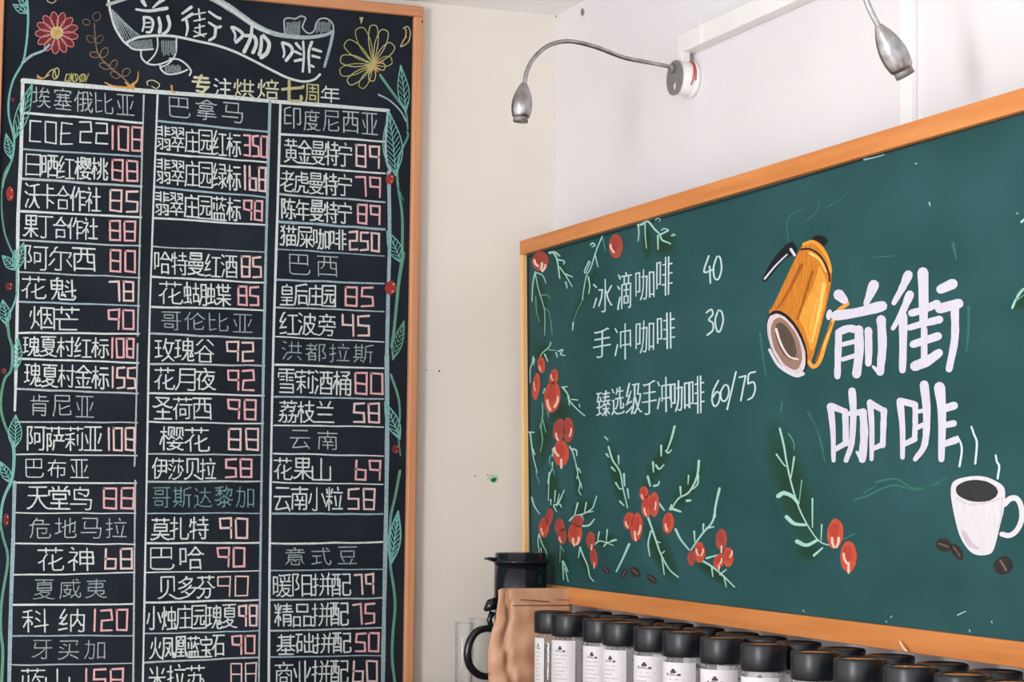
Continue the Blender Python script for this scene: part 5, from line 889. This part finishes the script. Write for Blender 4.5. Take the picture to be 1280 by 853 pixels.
# ------------------------------------------------------------------ storage jars
JH = 0.208
def jar_proto():
    root = empty('coffee_jar', (0, 0, 0))
    R = 0.0405
    b = MB(); top = 0.159
    prof = [(0.001, 0), (R - .006, 0), (R - .001, .004), (R, .012), (R, top - .018), (R - .004, top - .006), (R - .008, top), (R - .008, top + .006),
            (R - .011, top + .006), (R - .011, top), (R - .007, top - .008), (R - .003, top - .02), (R - .003, .012), (R - .006, .006), (0.001, .005)]
    b.lathe(prof, (0, 0, 0), M['glass'], 36); b.build('glass_body', root, merge=True)
    b = MB(); lz = top + .001; lt = JH
    prof = [(0.001, lz + .01), (R - .0065, lz + .01), (R - .0065, lz), (R, lz), (R + .0015, lz + .003), (R + .0015, lt - .004), (R, lt - .001), (R - .003, lt), (R - .008, lt), (R - .009, lt - .0015), (0.001, lt - .0015)]
    b.lathe(prof, (0, 0, 0), M['lid'], 36); lid = b.build('lid', root, merge=True)
    b = MB(); b.lathe([(0.001, lt - .0012), (R - .010, lt - .0012)], (0, 0, 0), M['lidtop'], 32); b.build('lid_disc', lid)
    # white beads that stand in for the ring of sparkles under the lid
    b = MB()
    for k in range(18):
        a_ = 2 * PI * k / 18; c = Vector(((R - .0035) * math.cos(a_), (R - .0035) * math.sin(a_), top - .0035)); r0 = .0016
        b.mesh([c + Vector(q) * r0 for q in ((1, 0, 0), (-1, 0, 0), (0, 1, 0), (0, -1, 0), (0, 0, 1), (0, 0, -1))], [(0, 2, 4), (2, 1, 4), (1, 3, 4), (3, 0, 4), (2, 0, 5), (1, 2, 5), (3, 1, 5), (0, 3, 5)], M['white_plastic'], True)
    o = b.build('rim_glints', root); o['kind'] = 'stuff'
    return root, R
def label_on(root, R, az, z0, z1, half, parent=None):
    """curved paper label with a small printed bell-shaped mark, two lines of print"""
    az = math.radians(az); n = 10; r = R + .0004
    def P(t, z, rr): a_ = az + t * half; return (rr * math.cos(a_), rr * math.sin(a_), z)
    def add(mb, t0, t1, za, zb, rr, m, k=4):
        v = []; f = []
        for i in range(k + 1):
            t = t0 + (t1 - t0) * i / k; v += [P(t, za, rr), P(t, zb, rr)]
        for i in range(k): f.append((2 * i, 2 * i + 2, 2 * i + 3, 2 * i + 1))
        mb.mesh(v, f, m, True)
    b = MB(); add(b, -1, 1, z0, z1, r, M['label'], n); lab = b.build('paper_label', root)
    b = MB(); h = z1 - z0; c = z1 - .020
    add(b, -.13, .13, c, c + .0045, r + .0003, M['print'], 2); add(b, -.07, .07, c + .0045, c + .008, r + .0003, M['print'], 2)
    add(b, -.30, .30, c - .0045, c - .0035, r + .0003, M['print'], 3); add(b, -.34, -.27, c - .004, c - .0005, r + .0003, M['print'], 1); add(b, .2, .34, c - .005, c - .001, r + .0003, M['print'], 1); add(b, -.18, .05, c - .002, c - .001, r + .0003, M['print'], 2)
    for k in range(9):
        zz = c - .013 - k * .0085
        if zz < z0 + .01: break
        add(b, -.5, .5 - (k % 3) * .18, zz, zz + .0018, r + .0003, M['print_grey'], 3)
    b.build('label_print', lab)
    return lab
def beans_in(root, R, h):
    b = MB(); b.lathe([(0.001, .007), (R - .0045, .007), (R - .0045, h), (R * .6, h + .004), (0.001, h + .002)], (0, 0, 0), M['beans'], 24)
    o = b.build('coffee_beans', root, merge=True); o['kind'] = 'stuff'; return o
def copy_tree(o, parent=None):
    c = o.copy(); COL.objects.link(c); c.parent = parent
    for ch in list(o.children): copy_tree(ch, c)
    return c
def jar_pos(px, x):
    # where a jar whose lid top stands at the photo's lid line, on the row at distance x from the wall
    py = 766 + (px - 706) * .1462
    d = w_of((px - 640, py - 426.5, FPX)); t = (x - CAM.x) / d.x
    return (x, (CAM + d * t).y, SHZ)
proto, JR = jar_proto()
front = [(691, 'leftmost glass coffee jar, in front of the kraft paper bag', 205, 0.13),
         (713, 'second coffee jar from the kraft bag, wide white label with round dark mark', 215, .05),
         (753, 'third front-row coffee jar from the left, right of the first gap', 218, .06),
         (778, 'fourth front-row coffee jar from the left, close beside the third', 212, .045),
         (818, 'fifth front-row coffee jar from the left in the row of black lids', 214, .05),
         (855, 'sixth front-row coffee jar counted from the kraft bag', 210, .05),
         (903, 'seventh front-row coffee jar counted from the kraft bag', 216, .045),
         (955, 'eighth front-row coffee jar counted from the kraft bag', 212, .05),
         (1019, 'fifth front-row coffee jar from the right picture edge', 214, .05),
         (1074, 'fourth front-row coffee jar from the right picture edge, under the big painted title', 212, .05),
         (1138, 'third front-row coffee jar from the right picture edge, below chipped spot on frame', 215, .05),
         (1203, 'second front-row coffee jar from the right picture edge, under the painted cup', 212, .05),
         (1268, 'rightmost front-row coffee jar, cut by the picture edge', 214, .05)]
back = [(736, 'back-row jar between the second and third front jars, lid half hidden'),
        (768, 'back-row jar peeping between the third and fourth front jars'),
        (800, 'back-row jar between the fourth and fifth front jars'),
        (836, 'back-row jar between the fifth and sixth front jars'),
        (874, 'back-row jar between the sixth and seventh front jars'),
        (916, 'back-row jar just right of the seventh front jar'),
        (950, 'back-row jar behind the eighth front jar'),
        (992, 'back-row jar right of the eighth front jar, below the painted leaf sprig'),
        (1046, 'back-row jar below the gap between leaf sprig and big title'),
        (1106, 'back-row jar left of the jar below the chipped frame spot'),
        (1172, 'back-row jar below and left of the painted cup'),
        (1238, 'back-row jar nearest the right picture edge')]
back = [(p, l, 220, .05) for p, l in back]
for row, xx, grp in ((front, -.200, 'coffee jars in the front row'), (back, -.118, 'coffee jars in the back row')):
    for i, (px, lab, az, bh) in enumerate(row):
        r_ = proto if (row is front and i == 0) else copy_tree(proto)
        r_.location = jar_pos(px, xx) if row is front else (xx, jar_pos(px + 6, xx)[1], SHZ)
        tag(r_, lab, 'jar', grp)
        r_['_az'] = az; r_['_bh'] = bh
for row in (front, back): pass
jars = [o for o in COL.objects if o.name.startswith('coffee_jar')]
for i_, o in enumerate(jars):
    az, bh = o['_az'], o['_bh']; del o['_az']; del o['_bh']
    save = o.location.copy(); o.location = (0, 0, 0)
    if o is proto: label_on(o, JR, az - 8, .045, .150, .42)
    else: label_on(o, JR, az + random.uniform(-4, 4) + (8 if i_ > 4 else 0), .02, random.choice((.150, .152, .147)), .86 if i_ < 4 else 1.12)
    beans_in(o, JR, bh)
    o.location = save

# ------------------------------------------------------------------ kraft paper coffee bag
KY = -0.405
kp = Plane((0, KY, 0), (0, -1, 0))
kl, kr, kt = kp.pt(626, 760).x, kp.pt(717.5, 745).x, kp.pt(670, 736).z
print('BAG', kl, kr, kt)
bag = empty('kraft_coffee_bag', ((kl + kr) / 2, KY + .02, SHZ), 'brown kraft paper coffee bag with zip seam, standing left of the jars', 'bag')
b = MB(); nx, nz = 26, 34; v = []; f = []
gus = kl + .019
def thick(z):
    t = (kt - z) / (kt - SHZ); return .0015 + .026 * min(1, max(0, (t - .14) / .45)) ** .7
for side in (-1, 1):
    for j in range(nz + 1):
        z = kt - (kt - SHZ) * j / nz; th = thick(z); t = j / nz
        for i in range(nx + 1):
            u = i / nx; sp = (0.004 * math.sin(t * 7 + 1)) * min(1, t * 5)
            x0 = kl - .022 * min(1, max(0, t - .08) / .5) + sp * .6 + .003 * math.exp(-((t - .28) / .05) ** 2); x1 = kr + .002
            x = x0 + (x1 - x0) * u
            bul = math.sin(PI * min(1, max(0, u))) ** .45
            y = KY + .018 + side * (th * bul + .0004)
            if side < 0:
                e = math.exp(-((x - gus - .006 * math.sin(t * 9)) / .0035) ** 2)
                y += e * .02 * min(1, t * 6 + .25) - .003 * math.sin(t * 22 + u * 8) * min(1, t * 3) * bul - .004 * mnoise.noise(Vector((x * 40, z * 30, 1))) * min(1, t * 4)
            cor = .004 * (max(0, 1 - u * 14) ** 2 + max(0, 1 - (1 - u) * 14) ** 2) if j == 0 else 0
            v.append((x, y, z - cor))
N1 = (nx + 1) * (nz + 1)
for s_ in (0, 1):
    for j in range(nz):
        for i in range(nx):
            q = [s_ * N1 + j * (nx + 1) + i, s_ * N1 + j * (nx + 1) + i + 1, s_ * N1 + (j + 1) * (nx + 1) + i + 1, s_ * N1 + (j + 1) * (nx + 1) + i]
            f.append(tuple(q if s_ else q[::-1]))
for j in range(nz):
    for e in (0, nx):
        f.append((j * (nx + 1) + e, (j + 1) * (nx + 1) + e, N1 + (j + 1) * (nx + 1) + e, N1 + j * (nx + 1) + e))
for i in range(nx):
    f.append((i, i + 1, N1 + i + 1, N1 + i)); f.append((nz * (nx + 1) + i, nz * (nx + 1) + i + 1, N1 + nz * (nx + 1) + i + 1, N1 + nz * (nx + 1) + i))
b.mesh(v, f, M['kraft'], True); b.build('bag_body', bag, merge=True)
kf = Plane((0, KY + .0125, 0), (0, -1, 0))
b = MB(); p0, p1 = kf.pt(640.5, 757.3), kf.pt(714.5, 757); b.tube([(p0.x, KY + .012, p0.z), ((p0.x + p1.x) / 2, KY + .0105, p0.z - .0003), (p1.x, KY + .012, p1.z)], .0011, M['kraft_dark'], 8); b.build('zip_seam', bag)
b = MB(); p0, p1 = kf.pt(650, 750), kf.pt(686, 752.5); b.tube([(p0.x, KY + .0125, p0.z), (p1.x, KY + .012, p1.z)], .0011, M['kraft_dark'], 8)
p0, p1 = kf.pt(694, 750), kf.pt(713, 750.5); b.tube([(p0.x, KY + .0125, p0.z), (p1.x, KY + .012, p1.z)], .0006, M['kraft_dark'], 8); b.build('tear_line', bag)

# ------------------------------------------------------------------ coffee server with black filter on top
SX, SY = -0.1905, -0.27
sp_ = Plane((0, SY, 0), (0, -1, 0))
Z = lambda py: sp_.pt(640, py).z
XX = lambda px, py=740: sp_.pt(px, py).x
R1 = (XX(681) - XX(619.5)) / 2; SX = (XX(681) + XX(619.5)) / 2
print('SERVER', SX, R1, Z(690), Z(735))
sv = empty('coffee_server', (SX, SY, SHZ), 'glass coffee server with tall black filter top and curved handle, behind the kraft bag', 'coffee server')
b = MB(); zt = Z(691); zb = Z(764)
b.lathe([(.001, zb - SHZ), (R1 * .92, zb - SHZ), (R1, Z(748) - SHZ), (R1, Z(703) - SHZ), (R1 - .004, Z(703) - SHZ), (.001, Z(703) - SHZ - .002)], (SX, SY, SHZ), M['black_plastic'], 40); b.build('filter_holder', sv, merge=True)
b = MB(); zc = Z(700.5) - SHZ
b.lathe([(.001, zc - .006), (R1 + .003, zc - .006), (R1 + .006, zc - .003), (R1 + .003, zc), (R1 - .001, zc + .002), (R1 - .002, zt - SHZ - .002), (R1 - .005, zt - SHZ), (.001, zt - SHZ + .001)], (SX, SY, SHZ), M['black_plastic'], 40); lid = b.build('lid', sv, merge=True)
b = MB(); b.tube([(SX - R1 + .004, SY, Z(701)), (SX - R1 - .014, SY, Z(699)), (XX(605.5, 699), SY, Z(698.5))], [.006, .0045, .002], M['black_plastic'], 10); b.build('spout_flap', lid)
b = MB(); g0 = zb - SHZ
prof = [(R1 * .9, g0 + .008), (R1 * .86, g0 - .02), (R1 * .95, g0 - .06), (R1 * 1.12, g0 - .12), (R1 * 1.15, .02), (R1 * 1.08, .002), (.001, 0), (.001, .003), (R1 * 1.05, .006), (R1 * 1.1, .02), (R1 * 1.07, g0 - .12), (R1 * .91, g0 - .06), (R1 * .82, g0 - .02), (R1 * .86, g0 + .008)]
b.lathe(prof, (SX, SY, SHZ), M['glass'], 40); b.build('glass_carafe', sv, merge=True)
b = MB(); b.lathe([(R1 * .90, g0 - .03), (R1 * .97, g0 - .03), (R1 * 1.0, g0 + .001), (R1 * .92, g0 + .001)], (SX, SY, SHZ), M['black_plastic'], 40); b.build('collar', sv, merge=True)
b = MB()
bul = [sp_.pt(621, 748), sp_.pt(614, 750), sp_.pt(610, 756), sp_.pt(606, 762), sp_.pt(612, 765), sp_.pt(620, 765)]
b.tube([(SX - R1 + .002, SY, Z(749)), (XX(615), SY, Z(756)), (XX(606), SY, Z(763))], [.006, .016, .004], M['black_plastic'], 12); b.tube([(XX(616), SY, Z(765)), (XX(612), SY, Z(775)), (XX(616), SY, Z(787))], [.008, .006, .008], M['black_plastic'], 10); b.build('thumb_rest', sv)
hp = crom([Vector((px, py)) for px, py in [(617, 788), (608, 786), (596, 790), (588, 801), (584.5, 816), (587, 832), (597, 843), (607, 846), (616, 845)]], 5)
b = MB(); n_ = len(hp); b.tube([(sp_.pt(p.x, p.y).x, SY, sp_.pt(p.x, p.y).z) for p in hp], [.0075 + .002 * math.sin(PI * i / (n_ - 1)) for i in range(n_)], M['black_plastic'], 14); b.build('handle', sv)

# ------------------------------------------------------------------ drinking glasses on the left
for (pa, pb, pt_, y, lab) in ((569, 592, 779, -.20, 'clear straight drinking glass, the outer left one behind the server handle'), (587, 613, 774, -.13, 'clear drinking glass nearer the wall, seen through the black handle loop')):
    gp_ = Plane((0, y, 0), (0, -1, 0)); xa, xb = gp_.pt(pa, 800).x, gp_.pt(pb, 800).x; zt = gp_.pt(pa, pt_).z
    r = (xb - xa) / 2; H = zt - SHZ
    t = empty('drinking_glass', ((xa + xb) / 2, y, SHZ), lab, 'glass', 'drinking glasses left of the server')
    b = MB(); b.lathe([(.001, 0), (r * .86, 0), (r * .9, .004), (r, H - .002), (r - .001, H), (r - .0025, H - .001), (r * .84, .014), (.001, .012)], ((xa + xb) / 2, y, SHZ), M['glass'], 32); b.build('glass_wall', t, merge=True)
    b = MB(); b.lathe([(r - .0012 + .0014 * math.cos(k * PI / 4), H + .0014 * math.sin(k * PI / 4)) for k in range(9)], ((xa + xb) / 2, y, SHZ), M['glass'], 32); b.build('rim', t, merge=True)

# ------------------------------------------------------------------ gooseneck wall lamps
def neck_lamp(hy, hz, neck, head, hr, lab):
    t = empty('gooseneck_lamp', (0, hy, hz), lab, 'lamp', 'gooseneck lamps on the right wall')
    R = .0385
    b = MB(); b.lathe([(.001, -.012), (R, -.012), (R + .0015, -.006), (R + .0015, -.003), (R - .001, 0), (R - .001, 0)], (0, hy, hz), M['white_plastic'], 40, 'x'); b.build('wall_plate', t, merge=True)
    b = MB(); b.lathe([(R - .002, -.011), (R - .002, -.043), (.001, -.043)], (0, hy, hz), M['white_plastic'], 40, 'x'); b.build('hub_body', t, merge=True)
    b = MB(); n = 36; v = []; f = []
    # grey face plate with a round hole
    hc, hrad = (0.0, -.019), .0095
    ring = []
    for k in range(n):
        a_ = 2 * PI * k / n; v.append((-.047, hy + R * math.cos(a_), hz + R * math.sin(a_)))
    for k in range(n):
        a_ = 2 * PI * k / n; v.append((-.047, hy + hc[0] + hrad * math.cos(a_), hz + hc[1] + hrad * math.sin(a_)))
    for k in range(2 * n): q = v[k]; v.append((-.0435, q[1], q[2]))
    for k in range(n):
        j = (k + 1) % n
        f += [(k, j, n + j, n + k), (2 * n + k, 3 * n + k, 3 * n + j, 2 * n + j), (k, 2 * n + k, 2 * n + j, j), (n + k, n + j, 3 * n + j, 3 * n + k)]
    b.mesh(v, f, M['grey_metal']); b.build('face_plate', t, merge=True)
    b = MB()
    for (xa, xb_, k0, k1) in ((-.012, -.022, 4, 13), (-.010, -.013, 3, 12)):
        n_ = k1 - k0
        b.tube([Vector((xa + (xb_ - xa) * (i / n_) ** 2, hy + (R + .0005) * math.cos(PI * .09 * (k0 + i)), hz + (R + .0005) * math.sin(PI * .09 * (k0 + i)))) for i in range(n_ + 1)], .0015, M['red_wire'], 8)
    b.build('red_wire', t)
    b = MB(); b.box((-.034, hy - .012, hz + R - .004), (-.014, hy + .012, 2.466), M['white_plastic']); b.build('mounting_clip', t, bevel=.002)
    b = MB(); P = crom(neck, 8); b.tube(P, .0048, M['steel'], 14); nk = b.build('flexible_neck', t)
    b = MB(); P0 = P[0]; P1 = P[0] + (P[2] - P[0]).normalized() * .02; b.tube([P0, P1], .0062, M['grey_metal'], 14); b.build('neck_collar', t)
    h0, h1 = Vector(head[0]), Vector(head[1]); d = h1 - h0; L = d.length; q = d.normalized().to_track_quat('Z', 'Y')
    b = MB(); prof = [(max(.0055, hr * math.sin(PI * (.08 + .62 * k / 14)) ** .9), .080 * k / 14) for k in range(15)]
    s_ = L / .092
    def L_(pr, m, nm, par):
        bb = MB(); bb.lathe([(r_, h_ * s_) for r_, h_ in pr], (0, 0, 0), m, 32)
        bb.v = [tuple(h0 + q @ Vector(p)) for p in bb.v]; return bb.build(nm, par, merge=True)
    hd = L_(prof + [(hr * .70, .081), (hr * .70, .076)], M['steel'], 'lamp_head', t)
    L_([(.001, .077), (hr * .70, .077), (hr * .72, .092), (hr * .62, .092), (hr * .6, .084), (.001, .084)], M['grey_metal'], 'lens_ring', hd)
HP = Plane((0, -.80, 0), (0, -1, 0)); HY, HZ = -.80, 2.408
def hpt(px, py): p = HP.pt(px, py); return Vector((p.x, -.80, p.z))
neck = [Vector((-.046, HY, HZ + .012))] + [hpt(*p) for p in [(838, 84), (815, 79), (780, 72), (748, 60), (722, 53), (703, 52), (684, 58), (668, 72), (659, 88), (655.5, 106)]]
neck_lamp(HY, HZ, neck, (hpt(655, 104), hpt(650.5, 152.5)), .0222, 'gooseneck lamp with bullet head reaching left from the end of the white trunking')
H2 = Plane((0, -2.0, 0), (0, -1, 0))
def h2(px, py): p = H2.pt(px, py); return Vector((p.x, -2.0, p.z))
neck2 = [Vector((-.046, -2.0, HZ + .012)), Vector((-.12, -2.0, HZ + .05)), Vector((-.20, -2.0, HZ + .055)), h2(1070, -55), h2(1074, -30), h2(1082, -3), h2(1089, 15), h2(1099, 34)]
neck_lamp(-2.0, HZ, neck2, (h2(1098, 32), h2(1132, 95)), .0225, 'second gooseneck lamp at top right, only lower neck and head in view')
print('OBJECTS', len(COL.objects))

# pale chip on the lower rail of the green board
k = Art(GF, .0086); k.frame(1090, 780, 6.737); k.fill([(225, 140), (240, 150), (270, 195), (300, 232), (275, 228), (245, 190)], paint(250, 205, 160), 2); k.build('wood_chip', green)
